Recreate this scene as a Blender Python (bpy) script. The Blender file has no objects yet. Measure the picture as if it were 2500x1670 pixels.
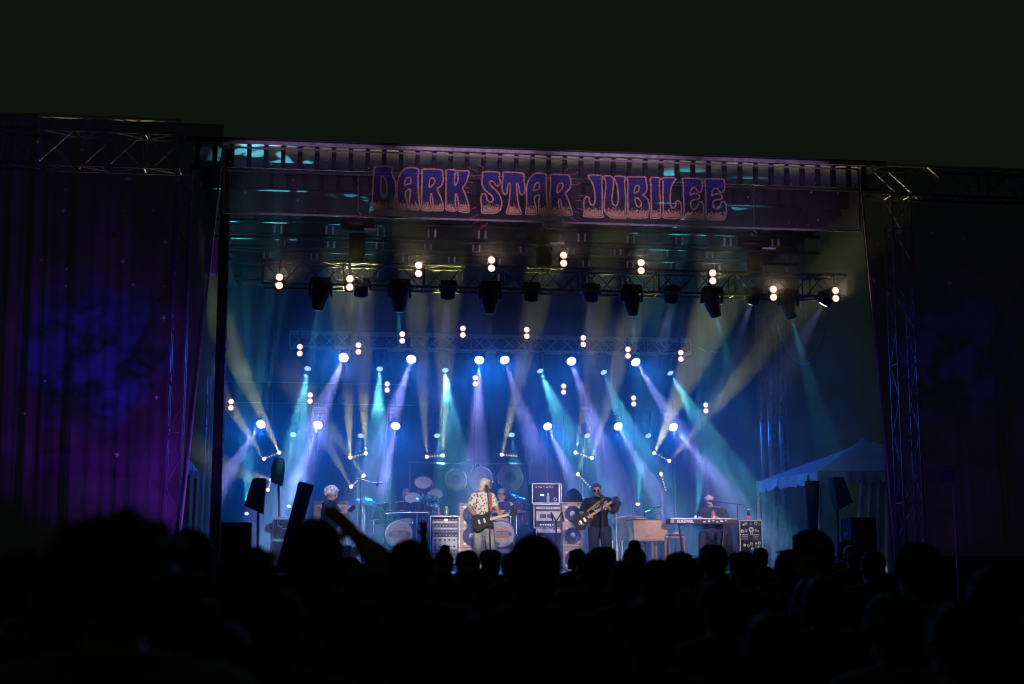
import bpy, bmesh, math, random
import numpy as np
from mathutils import Vector, Matrix, Quaternion

# ------------------------------------------------------------------ camera
SC = bpy.context.scene
COL = SC.collection
FPX = 3400.0                      # focal length in pixels of a 2500 px wide picture
YAW, PITCH = math.radians(7.2), math.radians(8.6)
CAM = Vector((0, 0, 1.65))
FWD = Vector((math.sin(YAW) * math.cos(PITCH), math.cos(YAW) * math.cos(PITCH), math.sin(PITCH)))
RIGHT = Vector((math.cos(YAW), -math.sin(YAW), 0))
UP = RIGHT.cross(FWD)
cd = bpy.data.cameras.new('camera')
cam = bpy.data.objects.new('camera', cd)
COL.objects.link(cam)
cam.matrix_world = Matrix.Translation(CAM) @ Matrix((RIGHT, UP, -FWD)).transposed().to_4x4()
cd.sensor_width = 36.0
cd.lens = 36.0 * FPX / 2500.0
cd.clip_end = 2000
cd.clip_start = 0.05
cd.dof.use_dof = True
cd.dof.focus_distance = 27.0
cd.dof.aperture_fstop = 2.0
SC.camera = cam

# ------------------------------------------------------------------ night sky
world = bpy.data.worlds.new('World')
SC.world = world
world.use_nodes = True
bg = world.node_tree.nodes['Background']
bg.inputs['Color'].default_value = (0.0044, 0.0066, 0.0044, 1)
bg.inputs['Strength'].default_value = 1.0

# ------------------------------------------------------------------ exposure, sampling
SC.view_settings.view_transform = 'Standard'
SC.view_settings.look = 'None'
SC.view_settings.exposure = 0.0
SC.view_settings.gamma = 1.0
SC.view_settings.use_curve_mapping = False
SC.render.engine = 'CYCLES'
cy = SC.cycles
cy.use_denoising = True
cy.use_adaptive_sampling = True
cy.adaptive_threshold = 0.004
cy.filter_width = 1.15
cy.max_bounces = 8
cy.diffuse_bounces = 2
cy.glossy_bounces = 2
cy.transmission_bounces = 2
cy.transparent_max_bounces = 16
cy.volume_bounces = 0
cy.use_light_tree = True
cy.sample_clamp_indirect = 3.0
cy.caustics_reflective = False
cy.caustics_refractive = False

R = math.radians
rnd = random.Random(7)


def W(px, py, Y):
    """the point of the plane y = Y (metres from the camera) seen at a photo position"""
    d = FWD * FPX + RIGHT * (px - 1250) - UP * (py - 835)
    return CAM + d * (Y / d.y)


def XZ(px, py, Y):
    p = W(px, py, Y)
    return p.x, p.z


DECK = 1.28                        # height of the stage floor


# ------------------------------------------------------------------ materials
MATS = {}


def nmat(name, col, rough=0.6, metal=0.0, var=0.25, scale=6.0, col2=None, emit=None, spec=0.5, bump=0.0, stretch=None):
    """procedural material: base colour varied by noise, noise roughness, optional fine bump"""
    m = bpy.data.materials.new(name)
    m.use_nodes = True
    nt = m.node_tree
    N, L = nt.nodes, nt.links
    b = N['Principled BSDF']
    tc = N.new('ShaderNodeTexCoord')
    mp = N.new('ShaderNodeMapping')
    L.new(tc.outputs['Object'], mp.inputs['Vector'])
    if stretch:
        mp.inputs['Scale'].default_value = stretch
    nz = N.new('ShaderNodeTexNoise')
    nz.inputs['Scale'].default_value = scale
    nz.inputs['Detail'].default_value = 5
    L.new(mp.outputs['Vector'], nz.inputs['Vector'])
    cr = N.new('ShaderNodeValToRGB')
    c2 = col2 if col2 else tuple(max(0, c * (1 - var)) for c in col)
    c1 = col if col2 else tuple(min(1, c * (1 + var * 0.5)) for c in col)
    cr.color_ramp.elements[0].position = 0.32
    cr.color_ramp.elements[1].position = 0.68
    cr.color_ramp.elements[0].color = (*c2, 1)
    cr.color_ramp.elements[1].color = (*c1, 1)
    L.new(nz.outputs['Fac'], cr.inputs['Fac'])
    L.new(cr.outputs['Color'], b.inputs['Base Color'])
    mr = N.new('ShaderNodeMapRange')
    mr.inputs['To Min'].default_value = max(0.03, rough - 0.1)
    mr.inputs['To Max'].default_value = min(1.0, rough + 0.1)
    L.new(nz.outputs['Fac'], mr.inputs['Value'])
    L.new(mr.outputs['Result'], b.inputs['Roughness'])
    b.inputs['Metallic'].default_value = metal
    b.inputs['Specular IOR Level'].default_value = spec
    if bump:
        bp = N.new('ShaderNodeBump')
        bp.inputs['Strength'].default_value = bump
        bp.inputs['Distance'].default_value = 0.01
        L.new(nz.outputs['Fac'], bp.inputs['Height'])
        L.new(bp.outputs['Normal'], b.inputs['Normal'])
    if emit:
        b.inputs['Emission Color'].default_value = (*emit[0], 1)
        b.inputs['Emission Strength'].default_value = emit[1]
        m.cycles.emission_sampling = 'NONE'
    MATS[name] = m
    return m


def wood(name, c1, c2, scale=3.0, rough=0.5):
    m = nmat(name, c1, rough, col2=c2, scale=scale, stretch=(1.0, 6.0, 14.0), bump=0.1)
    return m


# ------------------------------------------------------------------ mesh builder
class MB:
    def __init__(s):
        s.v, s.f, s.sm, s.mi = [], [], [], []
        s.m = 0

    def add(s, vs, fs, smooth=False):
        o = len(s.v)
        s.v += [tuple(v) for v in vs]
        for f in fs:
            s.f.append(tuple(i + o for i in f))
            s.sm.append(smooth)
            s.mi.append(s.m)
        return s

    def box(s, c, d, rot=None, b=0.0):
        hx, hy, hz = d[0] / 2, d[1] / 2, d[2] / 2
        b = min(b, hx * .9, hy * .9, hz * .9)
        if b <= 0:
            vs = [Vector((x, y, z)) for x in (-hx, hx) for y in (-hy, hy) for z in (-hz, hz)]
            fs = [(0, 1, 3, 2), (4, 6, 7, 5), (0, 4, 5, 1), (2, 3, 7, 6), (0, 2, 6, 4), (1, 5, 7, 3)]
        else:
            bm = bmesh.new()
            bmesh.ops.create_cube(bm, size=1.0)
            for v in bm.verts:
                v.co = Vector((v.co.x * d[0], v.co.y * d[1], v.co.z * d[2]))
            bmesh.ops.bevel(bm, geom=bm.edges[:] + bm.verts[:], offset=b, segments=1, affect='EDGES')
            bm.verts.index_update()
            vs = [v.co.copy() for v in bm.verts]
            fs = [tuple(v.index for v in f.verts) for f in bm.faces]
            bm.free()
        if rot is not None:
            vs = [rot @ v for v in vs]
        c = Vector(c)
        return s.add([v + c for v in vs], fs)

    def cyl(s, p0, p1, r0, r1=None, n=10, caps=True, smooth=True):
        r1 = r0 if r1 is None else r1
        p0, p1 = Vector(p0), Vector(p1)
        a = (p1 - p0)
        if a.length < 1e-6:
            return s
        a.normalize()
        u = a.orthogonal().normalized()
        w = a.cross(u)
        vs = []
        for p, r in ((p0, r0), (p1, r1)):
            for i in range(n):
                t = 2 * math.pi * i / n
                vs.append(p + u * (r * math.cos(t)) + w * (r * math.sin(t)))
        s.add(vs, [(i, (i + 1) % n, n + (i + 1) % n, n + i) for i in range(n)], smooth)
        if caps:
            s.add(vs[:n], [tuple(range(n))[::-1]])
            s.add(vs[n:], [tuple(range(n))])
        return s

    def tube(s, pts, r, n=6, rs=None):
        pts = [Vector(p) for p in pts]
        vs, k = [], len(pts)
        u = None
        for i, p in enumerate(pts):
            a = (pts[min(i + 1, k - 1)] - pts[max(i - 1, 0)]).normalized()
            u = a.orthogonal().normalized() if u is None else (u - a * u.dot(a)).normalized()
            w = a.cross(u)
            rr = rs[i] if rs else r
            for j in range(n):
                t = 2 * math.pi * j / n
                vs.append(p + u * (rr * math.cos(t)) + w * (rr * math.sin(t)))
        fs = [(i * n + j, i * n + (j + 1) % n, (i + 1) * n + (j + 1) % n, (i + 1) * n + j) for i in range(k - 1) for j in range(n)]
        s.add(vs, fs, True)
        s.add(vs[:n], [tuple(range(n))[::-1]])
        s.add(vs[-n:], [tuple(range(n))])
        return s

    def lathe(s, prof, o=(0, 0, 0), axis=(0, 0, 1), n=24, smooth=True):
        """prof: (radius, height along axis) pairs"""
        o, a = Vector(o), Vector(axis).normalized()
        u = a.orthogonal().normalized()
        w = a.cross(u)
        vs = []
        for r, h in prof:
            for i in range(n):
                t = 2 * math.pi * i / n
                vs.append(o + a * h + u * (r * math.cos(t)) + w * (r * math.sin(t)))
        fs = [(i * n + j, i * n + (j + 1) % n, (i + 1) * n + (j + 1) % n, (i + 1) * n + j) for i in range(len(prof) - 1) for j in range(n)]
        s.add(vs, fs, smooth)
        if prof[0][0] > 1e-5:
            s.add(vs[:n], [tuple(range(n))[::-1]])
        if prof[-1][0] > 1e-5:
            s.add(vs[-n:], [tuple(range(n))])
        return s

    def ell(s, c, r, rot=None, n=16, k=10):
        c = Vector(c)
        vs = []
        for i in range(k + 1):
            th = math.pi * i / k
            for j in range(n):
                t = 2 * math.pi * j / n
                v = Vector((r[0] * math.sin(th) * math.cos(t), r[1] * math.sin(th) * math.sin(t), r[2] * math.cos(th)))
                vs.append(c + (rot @ v if rot is not None else v))
        fs = [(i * n + j, (i + 1) * n + j, (i + 1) * n + (j + 1) % n, i * n + (j + 1) % n) for i in range(k) for j in range(n)]
        return s.add(vs, fs, True)

    def torus(s, c, axis, Rr, r, n=24, k=6):
        c, a = Vector(c), Vector(axis).normalized()
        u = a.orthogonal().normalized()
        w = a.cross(u)
        vs = []
        for i in range(n):
            t = 2 * math.pi * i / n
            d = u * math.cos(t) + w * math.sin(t)
            for j in range(k):
                q = 2 * math.pi * j / k
                vs.append(c + d * (Rr + r * math.cos(q)) + a * (r * math.sin(q)))
        fs = [(i * k + j, ((i + 1) % n) * k + j, ((i + 1) % n) * k + (j + 1) % k, i * k + (j + 1) % k) for i in range(n) for j in range(k)]
        return s.add(vs, fs, True)

    def prism(s, poly, y0, y1):
        """polygon in local x/z pulled from y0 to y1"""
        n = len(poly)
        vs = [(x, y0, z) for x, z in poly] + [(x, y1, z) for x, z in poly]
        s.add(vs, [tuple(range(n)), tuple(range(n, 2 * n))[::-1]])
        return s.add(vs, [(i, i + n, (i + 1) % n + n, (i + 1) % n) for i in range(n)])

    def mesh(s, name):
        me = bpy.data.meshes.new(name)
        me.from_pydata(s.v, [], s.f)
        me.polygons.foreach_set('use_smooth', s.sm)
        if any(s.mi):
            me.polygons.foreach_set('material_index', s.mi)
        me.update()
        return me


def obj(name, data, mats=None, parent=None, loc=None):
    me = data.mesh(name) if isinstance(data, MB) else data
    o = bpy.data.objects.new(name, me)
    COL.objects.link(o)
    if mats:
        if not isinstance(mats, (list, tuple)):
            mats = [mats]
        if len(me.materials) == 0:
            for m in mats:
                me.materials.append(MATS[m] if isinstance(m, str) else m)
    if parent:
        o.parent = parent
    if loc is not None:
        o.location = loc
    return o


def tag(o, label=None, cat=None, group=None, kind=None):
    if label:
        o['label'] = label
    if cat:
        o['category'] = cat
    if group:
        o['group'] = group
    if kind:
        o['kind'] = kind
    return o


def thing(name, label, cat, loc=(0, 0, 0), rz=0.0, group=None):
    o = bpy.data.objects.new(name, None)
    COL.objects.link(o)
    o.location = loc
    o.rotation_euler = (0, 0, rz)
    return tag(o, label, cat, group)


def dup(o, parent=None, loc=None, rz=None, label=None, scale=None):
    c = o.copy()
    COL.objects.link(c)
    c.parent = parent
    if loc is not None:
        c.location = loc
    if rz is not None:
        c.rotation_euler = (0, 0, rz)
    if scale is not None:
        c.scale = scale
    if label:
        c['label'] = label
    for ch in list(o.children):
        dup(ch, c)
    return c


ORD = ['first', 'second', 'third', 'fourth', 'fifth', 'sixth', 'seventh', 'eighth', 'ninth', 'tenth', 'eleventh', 'twelfth', 'thirteenth', 'fourteenth']


def nth(i, n):
    if i == 0:
        return 'leftmost'
    if i == n - 1:
        return 'rightmost'
    return ORD[i] + ' from the left'


nmat('black_metal', (0.012, 0.012, 0.013), 0.45, 0.0, 0.3)
nmat('black_plastic', (0.014, 0.014, 0.015), 0.55, 0.0, 0.3)
nmat('black_cloth', (0.012, 0.012, 0.014), 0.95, 0.0, 0.4, spec=0.2)
nmat('aluminium', (0.55, 0.55, 0.56), 0.38, 0.9, 0.2, 20)
nmat('truss_grey', (0.52, 0.52, 0.53), 0.4, 0.55, 0.25, 14)
nmat('dark_aluminium', (0.12, 0.12, 0.125), 0.38, 0.8, 0.2, 20)
nmat('chrome', (0.75, 0.75, 0.76), 0.16, 1.0, 0.1)
nmat('white_cloth', (0.72, 0.72, 0.72), 0.9, 0.0, 0.12, 3, spec=0.2)
nmat('off_white', (0.62, 0.61, 0.58), 0.6, 0.0, 0.15, 4)
nmat('lens_dark', (0.02, 0.02, 0.025), 0.1, 0.0, 0.1, spec=0.8)
nmat('lens_warm', (0.9, 0.8, 0.7), 0.3, emit=((1.0, 0.84, 0.70), 2.0))
nmat('rim_glow', (0.8, 0.3, 0.2), 0.4, emit=((1.0, 0.22, 0.12), 0.9))  # glowing ring stands in for the red edge glow round each lens
nmat('lens_wash', (0.9, 0.9, 0.9), 0.3, emit=((1.0, 0.93, 0.84), 6.0))
nmat('lens_teal', (0.7, 0.9, 0.9), 0.2, emit=((0.45, 0.85, 0.90), 1.0))
nmat('lens_teal_dim', (0.5, 0.7, 0.8), 0.2, emit=((0.22, 0.55, 0.75), 0.6))
nmat('lens_amber', (0.9, 0.7, 0.4), 0.3, emit=((1.0, 0.72, 0.42), 2.6))
nmat('lens_amber_dim', (0.9, 0.7, 0.4), 0.3, emit=((1.0, 0.80, 0.55), 0.55))
nmat('lens_greenish', (0.8, 0.9, 0.8), 0.3, emit=((0.75, 1.0, 0.80), 1.2))
# ------------------------------------------------------------------ lamps
def gobo(light, col, kind):
    """a patterned glass in front of the lamp: strength varies with direction"""
    light.use_nodes = True
    nt = light.node_tree
    N, L = nt.nodes, nt.links
    em = N['Emission']
    em.inputs['Color'].default_value = (*col, 1)
    tc = N.new('ShaderNodeTexCoord')
    mp = N.new('ShaderNodeMapping')
    L.new(tc.outputs['Normal'], mp.inputs['Vector'])
    nz = N.new('ShaderNodeTexNoise')
    L.new(mp.outputs['Vector'], nz.inputs['Vector'])
    rp = N.new('ShaderNodeMapRange')
    if kind == 'streak':
        nz.inputs['Scale'].default_value = 26.0
        nz.inputs['Detail'].default_value = 1.0
        rp.inputs['From Min'].default_value = 0.42
        rp.inputs['From Max'].default_value = 0.62
        rp.inputs['To Min'].default_value = 0.25
        rp.inputs['To Max'].default_value = 1.9
    elif kind == 'wave':
        nz.inputs['Scale'].default_value = 9.0
        nz.inputs['Detail'].default_value = 1.0
        nz.inputs['Distortion'].default_value = 3.5
        rp.inputs['From Min'].default_value = 0.52
        rp.inputs['From Max'].default_value = 0.56
        rp.inputs['To Min'].default_value = 0.0
        rp.inputs['To Max'].default_value = 2.2
    L.new(nz.outputs['Fac'], rp.inputs['Value'])
    L.new(rp.outputs['Result'], em.inputs['Strength'])


def spot(parent, pos, aim, power, col, angle, blend=0.5, size=0.05, name='beam', pattern=None):
    """spot lamp at pos (world) pointing along aim; parent must be unrotated"""
    l = bpy.data.lights.new(name, 'SPOT')
    l.energy = power
    l.color = col
    l.spot_size = R(angle)
    l.spot_blend = blend
    l.shadow_soft_size = size
    o = bpy.data.objects.new(name, l)
    COL.objects.link(o)
    q = Vector(aim).normalized().to_track_quat('-Z', 'Y')
    o.rotation_mode = 'QUATERNION'
    o.rotation_quaternion = q
    o.parent = parent
    o.location = Vector(pos) - (parent.location if parent else Vector())
    if pattern:
        gobo(l, (1, 1, 1), pattern)
    return o


LAV = (0.36, 0.38, 1.0)
BLUE = (0.0, 0.16, 1.0)
TEAL = (0.13, 0.66, 0.72)
CYAN = (0.10, 0.65, 0.80)
YEL = (0.80, 0.80, 0.26)
AMB = (1.0, 0.72, 0.45)


def head_axes(aim):
    a = Vector(aim).normalized()
    x = Vector((1, 0, 0))
    x = (x - a * a.x).normalized()
    return a, x, a.cross(x)


def wash_head(lens, aim, z_mount, label, group, p_beam, p_spill, r=0.105, standing=False, angle=10.5):
    """round LED wash light: base, yoke, drum-shaped head, glowing lens"""
    a, x, y = head_axes(aim)
    pivot = lens - a * 0.16
    base_z = z_mount
    root = thing('wash_light', label, 'stage light', (pivot.x, pivot.y, base_z), 0, group)
    o = Vector(root.location)
    up = 1 if base_z > pivot.z else -1
    b = MB().box((0, 0, up * 0.05), (0.30, 0.24, 0.10), b=0.015)
    obj('base', b, 'black_plastic', root)
    k = MB()
    hub = pivot - o
    for s in (-1, 1):
        k.box((s * 0.155, 0, hub.z / 2), (0.03, 0.07, abs(hub.z) + 0.08), b=0.008)
    k.box((0, 0, -up * 0.02), (0.34, 0.09, 0.035), b=0.008)
    obj('yoke', k, 'black_plastic', root)
    h = MB().lathe([(0.055, -0.17), (0.09, -0.14), (0.125, -0.02), (0.132, 0.10), (0.132, 0.155), (r, 0.158)], hub, a, 20)
    hd = obj('head', h, 'black_plastic', root)
    obj('lens', MB().lathe([(r, 0.161), (r * 0.7, 0.172), (0.0, 0.176)], hub, a, 20), 'lens_wash', hd)
    p = lens + a * 0.05
    if p_beam:
        spot(root, p, a, p_beam, LAV, angle, 0.8, 0.04)
    if p_spill:
        spot(root, p, a, p_spill, BLUE, 120, 1.0, 0.12, 'spill')
    return root


def spot_head(lens, aim, z_mount, label, group, power, r=0.075, size=1.0, col=TEAL, angle=16, lensmat='lens_teal', pattern='streak', blend=0.5):
    """long-bodied moving spot: base, yoke, tapered head with a small lens"""
    a, x, y = head_axes(aim)
    s_ = size
    pivot = lens - a * (0.30 * s_)
    root = thing('spot_light', label, 'stage light', (pivot.x, pivot.y, z_mount), 0, group)
    o = Vector(root.location)
    up = 1 if z_mount > pivot.z else -1
    obj('base', MB().box((0, 0, up * 0.06 * s_), (0.36 * s_, 0.30 * s_, 0.13 * s_), b=0.02), 'black_plastic', root)
    hub = pivot - o
    k = MB()
    for s in (-1, 1):
        k.box((s * 0.19 * s_, 0, hub.z / 2), (0.045 * s_, 0.10 * s_, abs(hub.z) + 0.10 * s_), b=0.01)
    k.box((0, 0, -up * 0.02), (0.42 * s_, 0.12 * s_, 0.04), b=0.01)
    obj('yoke', k, 'black_plastic', root)
    h = MB().lathe([(0.09 * s_, -0.28 * s_), (0.14 * s_, -0.24 * s_), (0.16 * s_, -0.05 * s_), (0.155 * s_, 0.05 * s_), (0.115 * s_, 0.22 * s_), (0.10 * s_, 0.295 * s_), (r, 0.298 * s_)], hub, a, 18)
    hd = obj('head', h, 'black_plastic', root)
    obj('lens', MB().lathe([(r, 0.300 * s_), (r * 0.6, 0.308 * s_), (0.0, 0.312 * s_)], hub, a, 16), lensmat, hd)
    if power:
        spot(root, lens + a * 0.05, a, power, col, angle, blend, 0.03, 'beam', pattern)
    return root


def blinder(c, label, group, power, s=1.0, hang=None, tilt=-0.12, cone=150):
    """two round warm lamps one above the other in a thin frame, facing the crowd"""
    root = thing('blinder_light', label, 'stage light', c, 0, group)
    d = 0.075 * s
    f = MB()
    f.box((0, 0.06, 0), (0.15 * s, 0.02, 0.31 * s), b=0.005)
    f.box((-0.085 * s, 0.03, 0), (0.012, 0.05, 0.12), b=0.003)
    f.box((0.085 * s, 0.03, 0), (0.012, 0.05, 0.12), b=0.003)
    obj('frame', f, 'black_metal', root)
    for z in (-d, d):
        can = obj('lamp_can', MB().lathe([(0.03 * s, 0.10), (0.062 * s, 0.05), (0.066 * s, 0.0), (0.06 * s, 0.0)], (0, 0, z), (0, 1, 0), 18), 'black_metal', root)
        obj('lens', MB().lathe([(0.0, -0.016), (0.035 * s, -0.012), (0.058 * s, 0.0)], (0, -0.004, z), (0, 1, 0), 18), 'lens_warm', can)
        obj('rim_glow', MB().torus((0, -0.004, z), (0, 1, 0), 0.061 * s, 0.006, 18, 5), 'rim_glow', can)
    if hang is not None:
        obj('hanger', MB().cyl((0, 0.08, 0), (0, 0.08, hang - c[2]), 0.018, n=8).cyl((0, 0.08, hang - c[2]), (0, 0.22, hang - c[2]), 0.014, n=8), 'black_metal', root)
    if power:
        spot(root, Vector(c) + Vector((0, -0.05, 0)), (0, -1, tilt), power, AMB, cone, 1.0, 0.07, 'glow')
    return root


FRONT_Y, REAR_Y, BACK_Y = 25.0, 31.5, 34.0
PB = 0.0
# front truss blinders
fb = [(682, 687), (854, 691), (1022, 658), (1200, 645), (1376, 633), (1565, 651), (1740, 676), (1888, 716), (2040, 719)]
for i, (px, py) in enumerate(fb):
    blinder(W(px, py, FRONT_Y - 0.42), f'two stacked warm round lamps at the front lighting truss, pair {nth(i, 9)}', 'warm lamp pairs on the front truss', 58.0, hang=6.80, tilt=0.75, cone=135)
rb = [(732, 855), (875, 851), (982, 824), (1130, 810), (1286, 813), (1424, 833), (1533, 861), (1662, 869)]
for i, (px, py) in enumerate(rb):
    blinder(W(px, py, REAR_Y - 0.40), f'two stacked warm round lamps at the rear lighting truss, pair {nth(i, 8)}', 'warm lamp pairs on the rear truss', PB, hang=6.55)
bb = [(564, 988), (757, 972), (945, 945), (1160, 930), (1376, 950), (1547, 979), (1723, 996)]
for i, (px, py) in enumerate(bb):
    blinder(W(px, py, BACK_Y), f'two stacked warm round lamps low against the dark backdrop, pair {nth(i, 7)}', 'warm lamp pairs by the backdrop', PB)

# wash lights: photo position of the lens, and a photo point the beam runs towards (at a nearer depth)
PW, PS = 10500.0, 350.0
TR_B = 6.22       # underside of the rear truss
rw = [(839, 873, 760, 1060), (1004, 877, 925, 1120), (1170, 879, 1160, 1150), (1232, 879, 1325, 1150), (1395, 882, 1480, 1130), (1552, 884, 1720, 1150)]
for i, (px, py, qx, qy) in enumerate(rw):
    a = W(px, py, REAR_Y)
    wash_head(a, W(qx, qy, REAR_Y - 3.0) - a, TR_B, f'glowing round wash light under the rear truss, {nth(i, 6)}', 'wash lights under the rear truss', PW, PS)
bw = [(637, 1036, 540, 1180), (776, 1038, 715, 1200), (966, 1040, 925, 1240), (1337, 1041, 1420, 1220), (1509, 1041, 1600, 1200), (1644, 1043, 1750, 1170)]
for i, (px, py, qx, qy) in enumerate(bw):
    a = W(px, py, BACK_Y)
    wash_head(a, W(qx, qy, BACK_Y - 2.3) - a, a.z + 0.34, f'glowing round wash light low on the backdrop pipes, {nth(i, 6)}', 'wash lights on the backdrop pipes', PW * 0.8, PS)

# teal spots under the rear truss
PT = 7500.0
rs = [(751, 900, 720, 1100, 15), (927, 901, 920, 1100, 15), (1087, 904, 1105, 1120, 19), (1319, 906, 1415, 1130, 20), (1474, 909, 1560, 1110, 16), (1637, 911, 1765, 1130, 18)]
for i, (px, py, qx, qy, ang) in enumerate(rs):
    a = W(px, py, REAR_Y)
    spot_head(a, W(qx, qy, REAR_Y - 1.6) - a, TR_B, f'black moving spot with teal beam under the rear truss, {nth(i, 6)}', 'teal spots under the rear truss', PT, size=0.78, angle=ang)
bs = [(716, 1061, 700, 1200), (881, 1064, 860, 1200), (1067, 1064, 1090, 1220), (1249, 1062, 1270, 1200), (1434, 1064, 1480, 1190), (1583, 1064, 1650, 1190)]
for i, (px, py, qx, qy) in enumerate(bs):
    a = W(px, py, BACK_Y)
    spot_head(a, W(qx, qy, BACK_Y - 1.4) - a, a.z + 0.62, f'small moving spot with teal lens low by the backdrop, {nth(i, 6)}', 'teal spots on the backdrop pipes', PT * 0.15, size=0.72, angle=16)
# front truss movers: alternating long spots and short washes turned away
fs = [(776, 757, 740, 990, 0.6), (975, 761, 972, 960, 1.0), (1196, 765, 1196, 960, 0.5), (1544, 770, 1556, 960, 1.0), (1748, 773, 1800, 960, 1.3), (1933, 778, 2010, 1050, 1.1)]
TF_B = 6.40
for i, (px, py, qx, qy, k) in enumerate(fs):
    a = W(px, py, FRONT_Y)
    spot_head(a, W(qx, qy, FRONT_Y + 0.5) - a, TF_B + 0.02, f'long black moving spot hanging from the front truss, {nth(i, 6)}', 'long spots on the front truss', PT * 0.22 * k, r=0.09, size=1.0, angle=14, col=CYAN, lensmat='lens_teal_dim')
fw = [(882, 722, 0), (1093, 727, 0), (1296, 732, 0), (1442, 733, 0), (1637, 737, -0.1), (1833, 740, -0.2), (2010, 742, -0.5)]
for i, (px, py, dx) in enumerate(fw):
    a = W(px, py, FRONT_Y)
    wash_head(a, (dx, 0.55, -1.0), TF_B + 0.05, f'short black wash head facing upstage on the front truss, {nth(i, 7)}', 'short wash heads on the front truss', 900.0, 0, angle=26)
# ------------------------------------------------------------------ light from unseen front lamps, with added uplights in the pit
FRONT_LAMPS = [
    # position, target, power, colour, angle, blend
    ((-1.0, -14.0, 6.5), (2.75, 25.6, 2.6), 62000, (1.0, 0.86, 0.74), 3.0, 0.5),       # singer
    ((0.0, -14.0, 6.5), (0.75, 27.5, 3.0), 34000, (0.85, 0.80, 1.0), 4.0, 0.7),        # bass player
    ((2.0, -14.0, 6.5), (5.3, 26.5, 3.0), 40000, (1.0, 0.84, 0.86), 5.0, 0.7),        # right guitarist
    ((4.0, -14.0, 6.5), (7.5, 27.2, 2.75), 58000, (1.0, 0.82, 0.80), 4.6, 0.7),        # keyboards
    ((2.0, -14.0, 6.5), (3.2, 30.5, 3.6), 18000, (0.85, 0.80, 1.0), 6.0, 0.7),        # drums
    ((-9.5, 6.0, 7.0), (-3.9, 23.6, 4.2), 900, (0.32, 0.10, 1.0), 17, 1.0),          # purple on the left scrim
    ((-2.0, -12.0, 7.0), (-0.5, 23.8, 8.25), 11000, (0.62, 0.42, 1.0), 5.0, 0.8),     # rose on the banner
    ((1.0, -12.0, 7.0), (2.3, 23.8, 8.25), 24000, (0.85, 0.55, 1.0), 5.0, 0.8),
    ((4.0, -12.0, 7.0), (5.0, 23.8, 8.25), 23000, (0.85, 0.55, 1.0), 5.0, 0.8),
    ((7.0, -12.0, 7.0), (7.6, 23.8, 8.15), 14000, (0.62, 0.42, 1.0), 5.0, 0.8),
    ((15.0, 6.0, 7.0), (11.2, 23.6, 4.4), 350, (0.25, 0.12, 1.0), 24.0, 1.0),         # dim blue on the right scrim
    ((-1.4, 21.6, 0.7), (-3.5, 23.6, 3.8), 560, (0.27, 0.09, 1.0), 62, 1.0),          # unseen purple uplight added in the pit, rakes the left scrim folds
    ((9.6, 21.6, 0.7), (11.4, 23.6, 4.4), 60, (0.25, 0.10, 1.0), 80, 1.0),           # same unseen uplight added for the right scrim
]
for p, t, e, c, an, bl in FRONT_LAMPS:
    spot(None, p, Vector(t) - Vector(p), e, c, an, bl, 0.12, 'unseen_front_lamp')

# ------------------------------------------------------------------ ground
nmat('grass_ground', (0.035, 0.05, 0.025), 0.95, 0, 0.5, 2.0, bump=0.6)
g = MB()
n = 60
xs = np.linspace(-400, 400, n + 1)
vs = [(x, y, -0.02 + 0.015 * math.sin(x * 1.7) * math.cos(y * 2.3)) for y in np.linspace(-120, 700, n + 1) for x in xs]
g.add(vs, [(j * (n + 1) + i, j * (n + 1) + i + 1, (j + 1) * (n + 1) + i + 1, (j + 1) * (n + 1) + i) for j in range(n) for i in range(n)], True)
tag(obj('ground', g, 'grass_ground'), kind='structure')

# ------------------------------------------------------------------ the stage
nmat('deck_black', (0.035, 0.034, 0.034), 0.55, 0, 0.4, 3.0)
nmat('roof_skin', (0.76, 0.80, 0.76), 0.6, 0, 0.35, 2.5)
nmat('roof_skin_unlit', (0.10, 0.105, 0.11), 0.6, 0, 0.35, 2.5)  # darker copy of the roof skin, the unlit rear put into the colour
nmat('rafter_steel', (0.03, 0.03, 0.032), 0.5, 0.3, 0.3)
nmat('purple_lit_edge', (0.42, 0.38, 0.42), 0.45, 0.3, 0.4, 9)  # mauve tint puts the purple front light into the roof edge colour
nmat('backdrop_cloth', (0.014, 0.016, 0.026), 0.9, 0, 0.35, 1.2, spec=0.15, stretch=(3, 1, 0.4))
nmat('steel_post', (0.42, 0.43, 0.45), 0.30, 0.8, 0.35, 7)
nmat('white_paint', (0.6, 0.58, 0.6), 0.55, 0, 0.2, 8)
XL, XR = -2.62, 9.95
stage = thing('stage', 'large covered outdoor stage with black deck and pale ribbed roof', 'stage', (3.6, 24.0, 0))
S0 = Vector(stage.location)


def sp(name, mb, mat, kids=None):
    for i, v in enumerate(mb.v):
        mb.v[i] = (v[0] - S0.x, v[1] - S0.y, v[2] - S0.z)
    return obj(name, mb, mat, kids or stage)


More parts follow.
